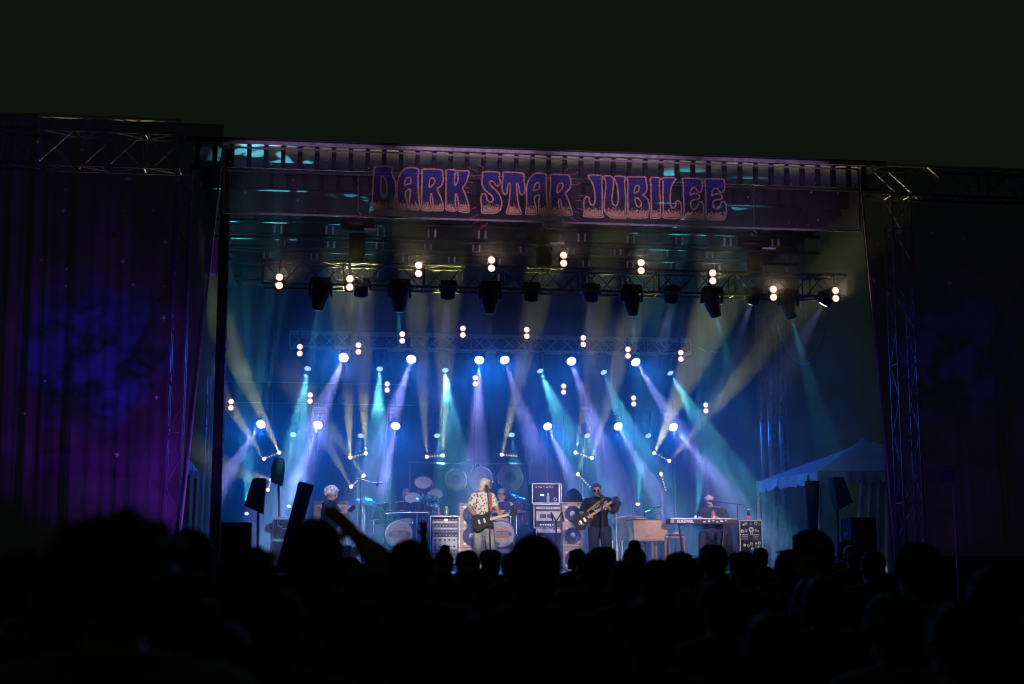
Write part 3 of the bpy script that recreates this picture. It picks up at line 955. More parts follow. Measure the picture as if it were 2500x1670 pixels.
C1, C2, C3, C4 = (900, 395, 9.031), (1160, 405, 9.031), (1410, 415, 11.74), (1590, 420, 11.74)
LET = [
    (C1, [(115, 100), (500, 110), (535, 150), (500, 215), (525, 300), (570, 400), (600, 520), (605, 650), (590, 790), (540, 930), (530, 1050), (90, 1040), (80, 900), (90, 600), (110, 300)],
     [[(275, 330), (335, 335), (380, 420), (405, 550), (400, 700), (370, 780), (335, 800), (290, 770), (268, 680), (265, 520), (275, 400)]]),
    (C1, [(625, 480), (660, 350), (720, 230), (800, 160), (930, 130), (1060, 150), (1110, 190), (1090, 280), (1090, 500), (1095, 700), (1110, 880), (1135, 1065), (920, 1065), (885, 1010), (900, 850), (915, 700), (930, 605), (860, 620), (810, 680), (812, 770), (845, 880), (858, 1000), (830, 1065), (605, 1060), (598, 990), (620, 900), (625, 700)],
     [[(870, 350), (915, 350), (930, 400), (930, 490), (850, 500), (785, 530), (800, 430), (830, 380)]]),
    (C1, [(1160, 165), (1600, 175), (1635, 220), (1620, 270), (1650, 380), (1630, 480), (1580, 550), (1500, 600), (1550, 700), (1610, 850), (1670, 1080), (1440, 1090), (1415, 1060), (1420, 950), (1400, 780), (1375, 690), (1355, 780), (1360, 900), (1400, 1060), (1380, 1095), (1140, 1070), (1165, 900), (1165, 600), (1180, 400), (1175, 250)],
     [[(1390, 360), (1440, 375), (1460, 440), (1430, 500), (1335, 590), (1330, 500), (1350, 400)]]),
    (C1, [(1690, 180), (1910, 185), (1942, 212), (1900, 260), (1890, 400), (1895, 550), (1950, 480), (1975, 350), (1965, 260), (1952, 207), (2190, 200), (2215, 240), (2180, 380), (2130, 500), (2060, 575), (2110, 680), (2160, 800), (2200, 950), (2215, 1110), (2180, 1130), (1960, 1100), (1985, 950), (1960, 800), (1920, 680), (1905, 800), (1910, 950), (1945, 1100), (1690, 1085), (1705, 900), (1705, 600), (1710, 350), (1700, 250)], []),
    (C2, [(150, 140), (340, 130), (530, 145), (530, 200), (525, 260), (545, 330), (545, 410), (500, 455), (450, 440), (410, 360), (350, 335), (310, 370), (330, 430), (420, 510), (510, 600), (570, 720), (590, 840), (560, 960), (480, 1040), (340, 1055), (130, 1045), (145, 940), (130, 820), (120, 720), (150, 630), (200, 615), (240, 660), (260, 760), (320, 810), (385, 790), (400, 720), (360, 660), (270, 590), (190, 510), (145, 410), (150, 300), (165, 210)], []),
    (C2, [(600, 150), (760, 145), (1070, 165), (1075, 230), (1070, 330), (1095, 450), (1100, 560), (1060, 630), (1010, 645), (975, 600), (970, 480), (940, 390), (905, 365), (915, 500), (920, 620), (940, 780), (970, 920), (1015, 1040), (1000, 1075), (690, 1065), (680, 1030), (720, 920), (750, 780), (765, 620), (770, 480), (765, 365), (720, 400), (705, 500), (700, 620), (660, 645), (605, 590), (590, 480), (600, 330), (615, 230)], []),
    (C2, [(1130, 480), (1160, 350), (1220, 250), (1300, 180), (1400, 165), (1520, 175), (1575, 205), (1560, 300), (1560, 500), (1575, 700), (1590, 880), (1625, 1085), (1430, 1090), (1395, 1020), (1400, 850), (1410, 700), (1420, 630), (1340, 660), (1300, 720), (1310, 830), (1350, 950), (1350, 1050), (1330, 1085), (1100, 1075), (1110, 1010), (1130, 930), (1130, 700)],
     [[(1370, 370), (1410, 390), (1420, 520), (1360, 530), (1280, 565), (1290, 480), (1320, 410)]]),
    (C2, [(1640, 190), (2075, 200), (2080, 260), (2105, 350), (2105, 450), (2060, 540), (1975, 610), (2030, 700), (2080, 850), (2130, 1010), (2140, 1100), (1930, 1095), (1915, 1000), (1900, 850), (1860, 710), (1830, 800), (1850, 930), (1890, 1080), (1880, 1100), (1640, 1095), (1660, 900), (1645, 650), (1660, 450), (1660, 300)],
     [[(1870, 380), (1930, 395), (1940, 450), (1900, 520), (1800, 620), (1805, 500), (1830, 410)]]),
    (C3, [(280, 170), (380, 155), (720, 165), (690, 260), (690, 450), (705, 650), (700, 850), (700, 1150), (700, 1250), (745, 1330), (720, 1370), (170, 1350), (170, 1280), (190, 1150), (170, 1000), (180, 860), (230, 780), (280, 770), (330, 810), (340, 920), (380, 1010), (440, 1020), (490, 940), (500, 750), (480, 600), (440, 430), (380, 310)], []),
    (C3, [(750, 170), (920, 175), (1000, 230), (1030, 330), (1020, 500), (990, 680), (975, 850), (1000, 980), (1060, 1045), (1130, 1010), (1165, 900), (1160, 650), (1130, 450), (1080, 320), (1042, 232), (1080, 180), (1330, 195), (1380, 230), (1335, 330), (1345, 500), (1370, 700), (1375, 1000), (1360, 1250), (1400, 1370), (1340, 1390), (960, 1380), (860, 1310), (780, 1210), (750, 1120), (765, 900), (780, 700), (810, 500), (800, 330), (770, 250)], []),
    (C3, [(1405, 210), (1560, 205), (1920, 205), (1960, 240), (1945, 310), (1985, 450), (1985, 580), (1930, 680), (1840, 720), (1930, 770), (2010, 860), (2050, 1000), (2050, 1130), (2000, 1300), (2010, 1390), (1430, 1380), (1440, 1250), (1440, 1000), (1430, 700), (1440, 450), (1435, 300)],
     [[(1690, 450), (1760, 470), (1770, 550), (1730, 620), (1615, 690), (1620, 580), (1640, 490)], [(1700, 790), (1760, 850), (1820, 950), (1815, 1040), (1760, 1080), (1690, 1040), (1645, 920), (1640, 820)]]),
    (C4, [(-53, 165), (220, 165), (250, 200), (225, 260), (225, 450), (240, 650), (250, 850), (250, 1100), (270, 1330), (-40, 1340), (-10, 1200), (0, 900), (-15, 700), (-10, 400), (-30, 280)], []),
    (C4, [(280, 180), (420, 165), (640, 175), (710, 215), (650, 280), (590, 370), (555, 480), (530, 650), (530, 800), (540, 950), (580, 1030), (640, 1040), (690, 980), (700, 870), (760, 820), (830, 870), (860, 1000), (850, 1150), (880, 1350), (310, 1335), (340, 1150), (330, 850), (330, 450), (325, 280)], []),
    (C4, [(870, 200), (980, 185), (1430, 195), (1440, 260), (1460, 400), (1440, 540), (1380, 600), (1320, 570), (1280, 480), (1220, 450), (1150, 480), (1110, 580), (1100, 690), (1200, 620), (1310, 620), (1385, 700), (1360, 780), (1260, 800), (1180, 800), (1120, 870), (1120, 980), (1160, 1060), (1240, 1080), (1310, 1000), (1360, 880), (1420, 850), (1480, 920), (1490, 1050), (1490, 1250), (1510, 1370), (890, 1370), (930, 1200), (930, 900), (910, 650), (910, 400), (900, 300)], []),
    (C4, [(1500, 215), (1600, 205), (2080, 205), (2080, 300), (2100, 420), (2080, 540), (2020, 600), (1950, 580), (1900, 490), (1850, 465), (1770, 500), (1730, 600), (1720, 710), (1800, 640), (1920, 620), (2010, 660), (2030, 740), (1980, 800), (1880, 800), (1800, 820), (1755, 890), (1760, 1000), (1820, 1060), (1900, 1070), (1960, 980), (2000, 870), (2060, 850), (2120, 900), (2140, 1020), (2140, 1200), (2100, 1330), (2060, 1380), (1570, 1380), (1560, 1100), (1560, 800), (1540, 500), (1540, 330)], []),
]


def rounded(poly, it=2):
    for _ in range(it):
        q = []
        n = len(poly)
        for i in range(n):
            a, b = poly[i], poly[(i + 1) % n]
            q += [(a[0] * .8 + b[0] * .2, a[1] * .8 + b[1] * .2), (a[0] * .2 + b[0] * .8, a[1] * .2 + b[1] * .8)]
        poly = q
    return poly


def offset(poly, d):
    """push a closed outline sideways by d"""
    n = len(poly)
    A = sum(poly[i][0] * poly[(i + 1) % n][1] - poly[(i + 1) % n][0] * poly[i][1] for i in range(n))
    s = 1 if A > 0 else -1
    res = []
    for i in range(n):
        p, c, q = Vector(poly[i - 1]), Vector(poly[i]), Vector(poly[(i + 1) % n])
        t = (q - p)
        if t.length < 1e-9:
            t = Vector((1, 0))
        t.normalize()
        nn = Vector((-t.y, t.x)) * s
        res.append(tuple(c + nn * d))
    return res


def letter(crop, outer, holes, txt):
    ox, oy, s = crop
    tw = lambda pts: [(lambda w: (w.x - bl_, w.z - BZ0))(W(ox + x / s, oy + y / s, BY)) for x, y in pts]
    loops = [rounded(tw(outer))] + [rounded(tw(h)) for h in holes]
    # fill: triangulated with holes, set in from the outline
    cu = bpy.data.curves.new('letter', 'CURVE')
    cu.dimensions = '2D'
    cu.fill_mode = 'FRONT'
    for k, lp in enumerate(loops):
        ins = offset(lp, 0.021 if k == 0 else -0.021)
        sp_ = cu.splines.new('POLY')
        sp_.points.add(len(ins) - 1)
        for p_, (x, z) in zip(sp_.points, ins):
            p_.co = (x, z, 0, 1)
        sp_.use_cyclic_u = True
    tmp = bpy.data.objects.new('tmp', cu)
    COL.objects.link(tmp)
    bpy.context.view_layer.update()
    me = bpy.data.meshes.new_from_object(tmp.evaluated_get(bpy.context.evaluated_depsgraph_get()))
    bpy.data.objects.remove(tmp)
    for v in me.vertices:
        v.co = Vector((v.co.x, -0.018, v.co.y))
    me.materials.clear()
    lo = obj('letter', me, 'letter_fill', banner)
    lo['label'] = f'letter {txt} with blue fill and coral outline'
    # outline: a band along each loop
    ed = MB()
    for lp in loops:
        a_, b_ = offset(lp, 0.013), offset(lp, -0.013)
        n = len(lp)
        ed.add([(x, -0.022, z) for x, z in a_] + [(x, -0.022, z) for x, z in b_], [(i, (i + 1) % n, n + (i + 1) % n, n + i) for i in range(n)])
    obj('letter_outline', ed, 'letter_edge', lo)


for (c_, o_, h_), t_ in zip(LET, 'DARKSTARJUBILEE'):
    letter(c_, o_, h_, t_)
# sunburst dashes either side of the middle word
rr = random.Random(11)
nmat('ray_print', (0.45, 0.08, 0.16), 0.8, 0, 0.3, 20)
for cx, sg in ((1160, -1), (1395, 1)):
    for i in range(13):
        ang = R(-48 + 96 * i / 12) + rr.uniform(-.03, .03)
        c = W(1278, 475, BY)
        d0 = 0.9 + rr.uniform(0, 0.10)
        d1 = d0 + rr.uniform(0.10, 0.34)
        q = [(c.x - bl_ + sg * d * math.cos(ang), c.z - BZ0 + d * math.sin(ang) * 0.75) for d in (d0, d1)]
        if sg > 0 and 0.0 < ang < 0.5 and i % 2:
            continue
        a_, b_ = Vector((q[0][0], -0.016, q[0][1])), Vector((q[1][0], -0.016, q[1][1]))
        nrm = Vector((-(b_ - a_).z, 0, (b_ - a_).x)).normalized() * 0.008
        obj('ray', MB().add([a_ - nrm, b_ - nrm * 0.6, b_ + nrm * 0.6, a_ + nrm], [(0, 1, 2, 3)]), 'ray_print', banner)
for (px, py, r) in [(662, 402, .025), (716, 440, .02), (560, 395, .03), (599, 470, .025), (900, 411, .03), (745, 398, .02), (770, 516, .02), (796, 392, .02), (727, 489, .02), (1375, 538, .025), (1980, 470, .03), (1930, 450, .025), (2045, 472, .03), (1996, 538, .03), (1925, 543, .02), (1972, 550, .02), (2088, 540, .025), (1826, 482, .02), (1990, 447, .02), (1168, 537, .018), (1340, 417, .018), (1263, 416, .018)]:
    p = W(px, py, BY)
    obj('star', star4(r * 0.8), 'star_print', banner, (p.x - bl_, -0.02, p.z - BZ0))

# ------------------------------------------------------------------ tents beside the stage
nmat('tent_vinyl', (0.45, 0.47, 0.50), 0.6, 0, 0.12, 2.5, spec=0.3)
nmat('tent_pole_wood', (0.42, 0.20, 0.08), 0.55, 0, 0.3, 12)


def valance(root, p0, p1, h, n, mat='tent_vinyl', name='valance'):
    """cloth strip with notched lower edge from p0 to p1"""
    p0, p1 = Vector(p0), Vector(p1)
    mb = MB()
    d = (p1 - p0)
    nrm = Vector((d.y, -d.x, 0)).normalized()
    for k in range(n):
        a, b = p0 + d * (k / n), p0 + d * ((k + 1) / n)
        w = 0.03 * math.sin(k * 2.1)
        q = 6
        top, bot = [], []
        for j in range(q + 1):
            t = j / q
            c = a + (b - a) * t + nrm * (w + 0.025 * math.sin(t * 9 + k))
            top.append(a + (b - a) * t)
            dip = h * (1.0 if 0.12 < t < 0.88 else 0.72) + 0.02 * math.sin(t * 5 + k)
            bot.append(c - Vector((0, 0, dip)))
        mb.add(top + bot, [(j, j + 1, q + 2 + j, q + 1 + j) for j in range(q)], True)
    return obj(name, mb, mat, root)


def drape(root, p0, p1, z0, z1, mat='tent_vinyl', amp=0.06, gather=0.0, n=40, name='side_wall', freq=2.7):
    p0, p1 = Vector(p0), Vector(p1)
    mb = MB()
    d = p1 - p0
    nrm = Vector((d.y, -d.x, 0)).normalized()
    for k in range(9):
        t = k / 8
        z = z1 + (z0 - z1) * t
        for i in range(n + 1):
            s_ = i / n
            c = p0 + d * (s_ + gather * t * (1 - s_)) + nrm * (amp * math.sin(i * freq * 0.6 + t * 1.4) * (0.5 + 0.5 * t))
            mb.v.append((c.x, c.y, z))
    for k in range(8):
        for i in range(n):
            q = k * (n + 1) + i
            mb.f.append((q, q + 1, q + n + 2, q + n + 1)); mb.sm.append(True); mb.mi.append(0)
    return obj(name, mb, mat, root)


ty = 26.6
tl = W(2000, 1150, ty)
tr_ = W(2330, 1130, ty - 0.6)
tent = thing('frame_tent', 'white frame tent with notched valance right of the stage', 'tent', (tl.x, ty, 0), 0, 'tents beside the stage')
T0 = Vector(tent.location)
ez = tl.z
wx = tr_.x - tl.x
dp = 4.0
pk = W(2190, 1066, ty + 1.6) - T0
rf = MB()
q = 10
A, B_, C_, D_ = Vector((0, 0, ez)), Vector((wx, -0.6, ez)), Vector((wx, dp, ez)), Vector((0, dp, ez))
r0 = Vector((1.3, 1.6, ez + 0.60))
r1 = Vector((wx - 1.0, 1.6, ez + 0.80))


def slope(mb, a, b, c, d, sag=0.0):
    """curved cloth patch between edge a-b and edge d-c"""
    vs = []
    for j in range(q + 1):
        v = j / q
        for i in range(q + 1):
            u = i / q
            p = (a * (1 - u) + b * u) * (1 - v) + (d * (1 - u) + c * u) * v
            p.z -= sag * math.sin(math.pi * v) + 0.012 * math.sin(u * 38) * math.sin(math.pi * v)
            vs.append(p)
    mb.add(vs, [(j * (q + 1) + i, j * (q + 1) + i + 1, (j + 1) * (q + 1) + i + 1, (j + 1) * (q + 1) + i) for j in range(q) for i in range(q)], True)


for pts in ((A, B_, r1, r0), (D_, A, r0, r0), (B_, C_, r1, r1), (C_, D_, r0, r1)):
    mb = MB()
    slope(mb, *pts)
    obj('roof', mb, 'tent_vinyl', tent)
valance(tent, A, B_, 0.24, 9)
valance(tent, D_, A, 0.24, 6)
for v in (A, B_, C_, D_):
    obj('leg', MB().cyl((v.x, v.y + 0.05, 0), (v.x, v.y + 0.05, ez), 0.035, n=10), 'aluminium', tent)
x0, x1 = W(2100, 1200, ty - .1).x - T0.x, W(2200, 1200, ty - .1).x - T0.x
drape(tent, (x0, -0.12, 0), (x1, -0.2, 0), 1.2, ez - 0.1, mat='white_cloth', amp=0.09, gather=-0.25, freq=1.3)
# a second tent behind the lifting posts
tl2 = W(1812, 1160, 37)
t2 = thing('frame_tent', 'small pale tent canopy seen behind the lifting posts', 'tent', (tl2.x, 37, 0), 0, 'tents beside the stage')
z2 = tl2.z
w2 = W(1925, 1160, 37).x - tl2.x
mb = MB()
A, B_, C_, D_ = Vector((0, 0, z2)), Vector((w2, 0, z2)), Vector((w2, 2.4, z2)), Vector((0, 2.4, z2))
r0 = Vector((w2 / 2, 1.2, z2 + 0.55))
for pts in ((A, B_), (B_, C_), (C_, D_), (D_, A)):
    mb = MB()
    slope(mb, pts[0], pts[1], r0, r0, 0.08)
    obj('roof', mb, 'tent_vinyl', t2)
valance(t2, A, B_, 0.28, 5)
for v in (A, B_, C_, D_):
    obj('leg', MB().cyl((v.x, v.y, 0), (v.x, v.y, z2), 0.03, n=8), 'aluminium', t2)
drape(t2, (0.02, -0.03, 0), (0.2, -0.03, 0), 0.8, z2 - 0.05, amp=0.04, n=12)
# tent corner left of the stage
ly = 26.0
lt = W(455, 1134, ly)
lr = W(497, 1165, ly + 1.2)
t3 = thing('frame_tent', 'corner of a white tent with wooden poles left of the stage', 'tent', (lt.x, ly, 0), 0, 'tents beside the stage')
T3 = Vector(t3.location)
A, B_ = Vector((0.0, 0, lt.z + 0.15)), lr - T3
E_, F_ = Vector((-2.6, -0.4, lt.z + 0.15)), Vector((-2.0, 2.6, lt.z - 0.1))
valance(t3, A, B_, 0.42, 3)
valance(t3, E_, A, 0.42, 6)
mb = MB()
slope(mb, E_, A, Vector((-1.2, 1.2, lt.z + 0.9)), Vector((-1.2, 1.2, lt.z + 0.9)), 0.05)
slope(mb, A, B_, Vector((-1.2, 1.2, lt.z + 0.9)), Vector((-1.2, 1.2, lt.z + 0.9)), 0.05)
obj('roof', mb, 'tent_vinyl', t3)
for (px0, py0, px1, py1) in ((461, 1160, 455, 1330), (478, 1170, 470, 1330)):
    a_, b_ = W(px0, py0, ly) - T3, W(px1, py1, ly) - T3
    b_ = a_ + (b_ - a_) * (a_.z / max(0.3, a_.z - b_.z))
    obj('pole', MB().cyl(b_, a_, 0.028, n=10), 'tent_pole_wood', t3)
drape(t3, (0.05, 0.15, 0), (0.42, 0.9, 0), 0.2, lt.z - 0.1, amp=0.03, n=16)
# ------------------------------------------------------------------ stage equipment
nmat('tan_wood', (0.52, 0.33, 0.16), 0.5, 0, 0.3, 5, stretch=(1, 1, 6))
nmat('speaker_black', (0.008, 0.008, 0.009), 0.75, 0, 0.3, spec=0.15)
nmat('cone_black', (0.03, 0.03, 0.033), 0.75, 0, 0.3)
nmat('silver_cap', (0.70, 0.68, 0.68), 0.35, 0.1, 0.15)
nmat('grey_panel', (0.26, 0.27, 0.30), 0.45, 0.4, 0.2, 14)
nmat('dark_panel', (0.045, 0.046, 0.05), 0.5, 0.2, 0.3, 14)
nmat('cream_panel', (0.66, 0.54, 0.42), 0.5, 0.1, 0.15, 9)
nmat('meter_glass', (0.06, 0.09, 0.14), 0.12, 0, 0.2)
nmat('red_led', (0.8, 0.05, 0.05), 0.4, emit=((1.0, 0.06, 0.10), 1.6))
nmat('white_led', (0.8, 0.7, 0.6), 0.4, emit=((1.0, 0.8, 0.7), 1.4))
nmat('drum_shell', (0.06, 0.02, 0.05), 0.2, 0, 0.4, 4)
nmat('drum_head', (0.66, 0.60, 0.62), 0.5, 0, 0.12, 5)
nmat('clear_head', (0.16, 0.17, 0.18), 0.35, 0, 0.2, 4)
nmat('cymbal_bronze', (0.50, 0.42, 0.26), 0.25, 0.9, 0.25, 30)
nmat('organ_wood', (0.40, 0.215, 0.09), 0.45, 0, 0.4, 4, col2=(0.27, 0.13, 0.05), stretch=(2, 1, 12))
nmat('red_wood', (0.30, 0.11, 0.06), 0.5, 0, 0.35, 4, stretch=(1, 1, 5))
nmat('piano_white', (0.75, 0.74, 0.70), 0.4, 0, 0.08)
nmat('print_white', (0.78, 0.78, 0.78), 0.6, 0, 0.08)
nmat('print_dark', (0.08, 0.07, 0.12), 0.6, 0, 0.2)
nmat('print_orange', (0.62, 0.26, 0.12), 0.6, 0, 0.2, 16)
nmat('print_mauve', (0.45, 0.34, 0.42), 0.6, 0, 0.2, 16)
nmat('sticker_pink', (0.75, 0.32, 0.36), 0.5, 0, 0.25, 30)
nmat('sticker_cream', (0.70, 0.62, 0.46), 0.5, 0, 0.35, 30)
nmat('sticker_green', (0.12, 0.36, 0.18), 0.5, 0, 0.3, 30)
nmat('pink_plastic', (0.80, 0.12, 0.30), 0.35, 0, 0.1)
nmat('clear_plastic', (0.50, 0.55, 0.60), 0.15, 0, 0.1)
nmat('red_cushion', (0.22, 0.06, 0.05), 0.85, 0, 0.3, 9)
nmat('can_green', (0.42, 0.50, 0.30), 0.35, 0.4, 0.2, 9)


def floor_at(px, Y, z=DECK):
    p = W(px, 1380, Y)
    return Vector((p.x, Y, z))


def mm(px, Y):
    return px * Y * 1.012 / FPX


def zpx(px, py, Y):
    return W(px, py, Y).z


def round_on(mb, c, r, depth, n=20):
    """disc facing the audience"""
    return mb.lathe([(r, 0), (r, depth), (0, depth)], c, (0, -1, 0), n)


def text_mesh(txt, size, width=None, bold=0.0):
    cu = bpy.data.curves.new('text', 'FONT')
    cu.body = txt
    cu.size = size
    cu.align_x = 'CENTER'
    cu.align_y = 'CENTER'
    cu.offset = bold
    cu.resolution_u = 3
    o = bpy.data.objects.new('tmp', cu)
    COL.objects.link(o)
    bpy.context.view_layer.update()
    me = bpy.data.meshes.new_from_object(o.evaluated_get(bpy.context.evaluated_depsgraph_get()))
    bpy.data.objects.remove(o)
    xs = [v.co.x for v in me.vertices]
    k = width / (max(xs) - min(xs)) if width else 1.0
    for v in me.vertices:
        v.co = Vector((v.co.x * k, 0, v.co.y))
    me.materials.clear()
    return me


# drum riser
r0, r1 = floor_at(872, 30.2), floor_at(1300, 30.2)
riser = thing('drum_riser', 'low black riser under both drum kits', 'riser', ((r0.x + r1.x) / 2, 31.9, DECK))
RW = r1.x - r0.x
RH = 0.46
for i in range(4):
    obj('riser_panel', MB().box((-RW / 2 + RW * (i + .5) / 4, 0, RH - 0.05), (RW / 4 - 0.008, 3.2, 0.10), b=0.008), 'deck_black', riser)
for i in range(5):
    for y in (-1.5, 1.5):
        obj('leg', MB().cyl((-RW / 2 + 0.05 + (RW - 0.1) * i / 4, y, 0), (-RW / 2 + 0.05 + (RW - 0.1) * i / 4, y, RH - 0.08), 0.024, n=8), 'aluminium', riser)
RISE = DECK + RH


# --------------------------------------------------- loudspeaker cabinets
def cone(root, x, z, r, y):
    s = obj('speaker_cone', MB().lathe([(r, 0.0), (r, 0.03), (r * 0.92, 0.03), (r * 0.86, 0.022), (r * 0.3, 0.006), (0, 0.006)], (x, y, z), (0, -1, 0), 28), 'cone_black', root)
    obj('dust_cap', MB().lathe([(r * 0.36, 0.008), (r * 0.30, 0.03), (0, 0.042)], (x, y, z), (0, -1, 0), 16), 'silver_cap', s)
    for q in range(4):
        a = math.pi / 4 + q * math.pi / 2
        obj('clip', MB().box((x + math.cos(a) * r * 1.12, y - 0.012, z + math.sin(a) * r * 1.12), (0.05, 0.03, 0.05), Matrix.Rotation(a, 3, 'Y'), 0.004), 'silver_cap', s)


def triple_cab(px0, px1, py_top, Y, label):
    a, b = floor_at(px0, Y), floor_at(px1, Y)
    w = b.x - a.x
    h = zpx((px0 + px1) / 2, py_top, Y) - DECK
    root = thing('speaker_cabinet', label, 'speaker', ((a.x + b.x) / 2, Y, DECK), 0, 'tall tan speaker cabinets')
    g = 0.012
    for (z0, z1) in ((0.0, h * 0.345), (h * 0.345 + g, h)):
        mb = MB().box((0, 0.2, (z0 + z1) / 2), (w, 0.42, z1 - z0), b=0.012)
        c = obj('cabinet_box', mb, 'tan_wood', root)
        obj('rim', MB().box((0, -0.012, z0 + 0.012), (w, 0.02, 0.022)).box((0, -0.012, z1 - 0.012), (w, 0.02, 0.022)).box((-w / 2 + .011, -0.012, (z0 + z1) / 2), (0.022, 0.018, z1 - z0 - .05)).box((w / 2 - .011, -0.012, (z0 + z1) / 2), (0.022, 0.018, z1 - z0 - .05)), 'tan_wood', c)
    r = min(w * 0.40, h * 0.145)
    for z in (h * 0.175, h * 0.515, h * 0.83):
        cone(root, 0, z, r, -0.012)
    for sx in (-1, 1):
        obj('side_handle', MB().box((sx * w * 0.36, -0.02, h - 0.035), (0.10, 0.012, 0.03), b=0.003), 'dark_panel', root)
    return root


triple_cab(1121, 1184, 1229, 28.2, 'tall tan cabinet with three black speakers behind the singer')
triple_cab(1374, 1423, 1226, 28.0, 'tall tan cabinet with three black speakers beside the right guitarist')

# bass amp behind the left player
Y = 28.6
a, b = floor_at(761, Y), floor_at(848, Y)
h = zpx(800, 1223, Y) - DECK
amp = thing('guitar_amp', 'wide tan amplifier with dark badges behind the left bass player', 'amplifier', ((a.x + b.x) / 2, Y, DECK))
w = b.x - a.x
obj('cabinet_box', MB().box((0, 0.15, h / 2), (w, 0.32, h), b=0.015), 'tan_wood', amp)
obj('top_strip', MB().box((0, -0.018, h - 0.045), (w - 0.05, 0.02, 0.05), b=0.004), 'dark_panel', amp)
for x in (-0.24, 0.24):
    obj('corner_guard', MB().box((x, -0.02, h - 0.02), (0.12, 0.03, 0.02), b=0.003), 'dark_panel', amp)
    obj('badge', MB().torus((x, -0.018, h - 0.17), (0, 1, 0), 0.035, 0.009, 14, 5), 'dark_panel', amp)
    cone(amp, x * 0.75, h * 0.42, 0.15, -0.015)


# --------------------------------------------------- racks
def rack_box(px0, px1, py0, py1, Y, name, label, cat='rack', z_floor=None, depth=0.5, group=None):
    xa, xb = W(px0, 1300, Y).x, W(px1, 1300, Y).x
    zt = zpx((px0 + px1) / 2, py0, Y)
    zb = zpx((px0 + px1) / 2, py1, Y) if z_floor is None else z_floor
    root = thing(name, label, cat, ((xa + xb) / 2, Y, zb), 0, group)
    w, h = xb - xa, zt - zb
    obj('case', MB().box((0, depth / 2 + 0.03, h / 2), (w, depth, h), b=0.012), 'speaker_black', root)
    e = MB()
    for sx in (-1, 1):
        e.box((sx * (w / 2 - 0.009), 0.02, h / 2), (0.018, 0.024, h - 0.002), b=0.004)
    for z in (0.009, h - 0.009):
        e.box((0, 0.0215, z), (w - 0.038, 0.022, 0.018), b=0.004)
    obj('edge_frame', e, 'aluminium', root)
    return root, w, h


rk, w, h = rack_box(1050, 1122, 1259, 0, 28.0, 'equipment_rack', 'tall rack of grey knobbed panels left of the singer', z_floor=DECK)
iw = w - 0.08
rr = random.Random(4)
zz = h - 0.06
units = [('dark_panel', 0.05), ('cream_panel', 0.045), ('dark_panel', 0.075), ('grey_panel', 0.05), ('dark_panel', 0.075), ('dark_panel', 0.06), ('grey_panel', 0.26), ('dark_panel', 0.10), ('dark_panel', 0.10), ('grey_panel', 0.10)]
for mt, uh in units:
    if zz - uh < 0.05:
        break
    p = obj('panel', MB().box((0, 0.012, zz - uh / 2), (iw, 0.03, uh - 0.006), b=0.003), mt, rk)
    nk = 8 if uh < 0.2 else 10
    for i in range(nk):
        if uh > 0.2:
            for q in (0.25, 0.75):
                if i < 5:
                    obj('knob', MB().lathe([(0.022, 0), (0.018, 0.03), (0, 0.03)], (-iw / 2 + iw * (i + .7) / 5.4, -0.003, zz - uh * q), (0, -1, 0), 10), 'black_plastic', p)
        elif mt == 'dark_panel':
            obj('knob', MB().lathe([(0.010, 0), (0.009, 0.02), (0, 0.02)], (-iw / 2 + iw * (i + .5) / nk, -0.003, zz - uh / 2 + rr.uniform(-.01, .01)), (0, -1, 0), 8), 'silver_cap', p)
    zz -= uh
obj('indicator', MB().ell((0.02, -0.01, h - 0.085), (0.035, 0.02, 0.025)), 'lens_greenish', rk)


def can(px, py0, py1, Y, name, label, mat, cap=None, wpx=5):
    zt, zb = zpx(px, py0, Y), zpx(px, py1, Y)
    root = thing(name, label, 'drink', (W(px, 1250, Y).x, Y, zb))
    hh = zt - zb
    r = mm(wpx, Y)
    obj('body', MB().lathe([(r * .85, 0), (r, 0.01), (r, hh * 0.8), (r * .75, hh * .92), (r * .6, hh)], (0, 0, 0), (0, 0, 1), 14), mat, root)
    if cap:
        obj('cap', MB().lathe([(r * .62, hh), (r * .62, hh + 0.03), (0, hh + 0.03)], (0, 0, 0), (0, 0, 1), 12), cap, root)
    return root


can(1090, 1240, 1259, 28.3, 'drink_can', 'pale green drink can on the rack left of the singer', 'can_green', 'silver_cap')
can(1071, 1243, 1259, 28.3, 'drink_bottle', 'pinkish bottle on the rack beside the drink can', 'pink_plastic', 'silver_cap', 2.4)

rk2, w, h = rack_box(1303, 1375, 1230, 1290, 28.3, 'amplifier_rack', 'amplifier rack with cream meter panel between drums and right cabinet')
for (mt, z, uh) in (('cream_panel', h * 0.83, 0.055), ('cream_panel', h * 0.50, 0.20), ('dark_panel', h * 0.14, 0.09)):
    p = obj('panel', MB().box((0, 0.008, z), (w - 0.09, 0.04, uh), b=0.005), mt, rk2)
    if uh > 0.15:
        for x in (-0.11, 0.04):
            obj('meter', MB().box((x, -0.016, z), (0.13, 0.012, 0.08), b=0.003), 'meter_glass', p)
        for x in (-0.23, 0.23):
            obj('handle', MB().box((x, -0.03, z), (0.02, 0.03, 0.13), b=0.006), 'aluminium', p)
    else:
        for i in range(6):
            obj('knob', MB().lathe([(0.012, 0), (0.01, 0.02), (0, 0.02)], (-0.16 + i * 0.05, -0.013, z), (0, -1, 0), 8), 'black_plastic' if mt == 'cream_panel' else 'white_led', p)
lc, w, h = rack_box(1309, 1374, 1291, 0, 28.25, 'road_case', 'grey road case under the amplifier rack with cream meter panel', 'case', z_floor=DECK)
obj('lid_strip', MB().box((0, 0.005, h - 0.05), (w - 0.06, 0.03, 0.06), b=0.006), 'off_white', lc)
obj('round_plate', MB().torus((-0.14, 0.0, h - 0.22), (0, 1, 0), 0.07, 0.014, 16, 6), 'aluminium', lc)
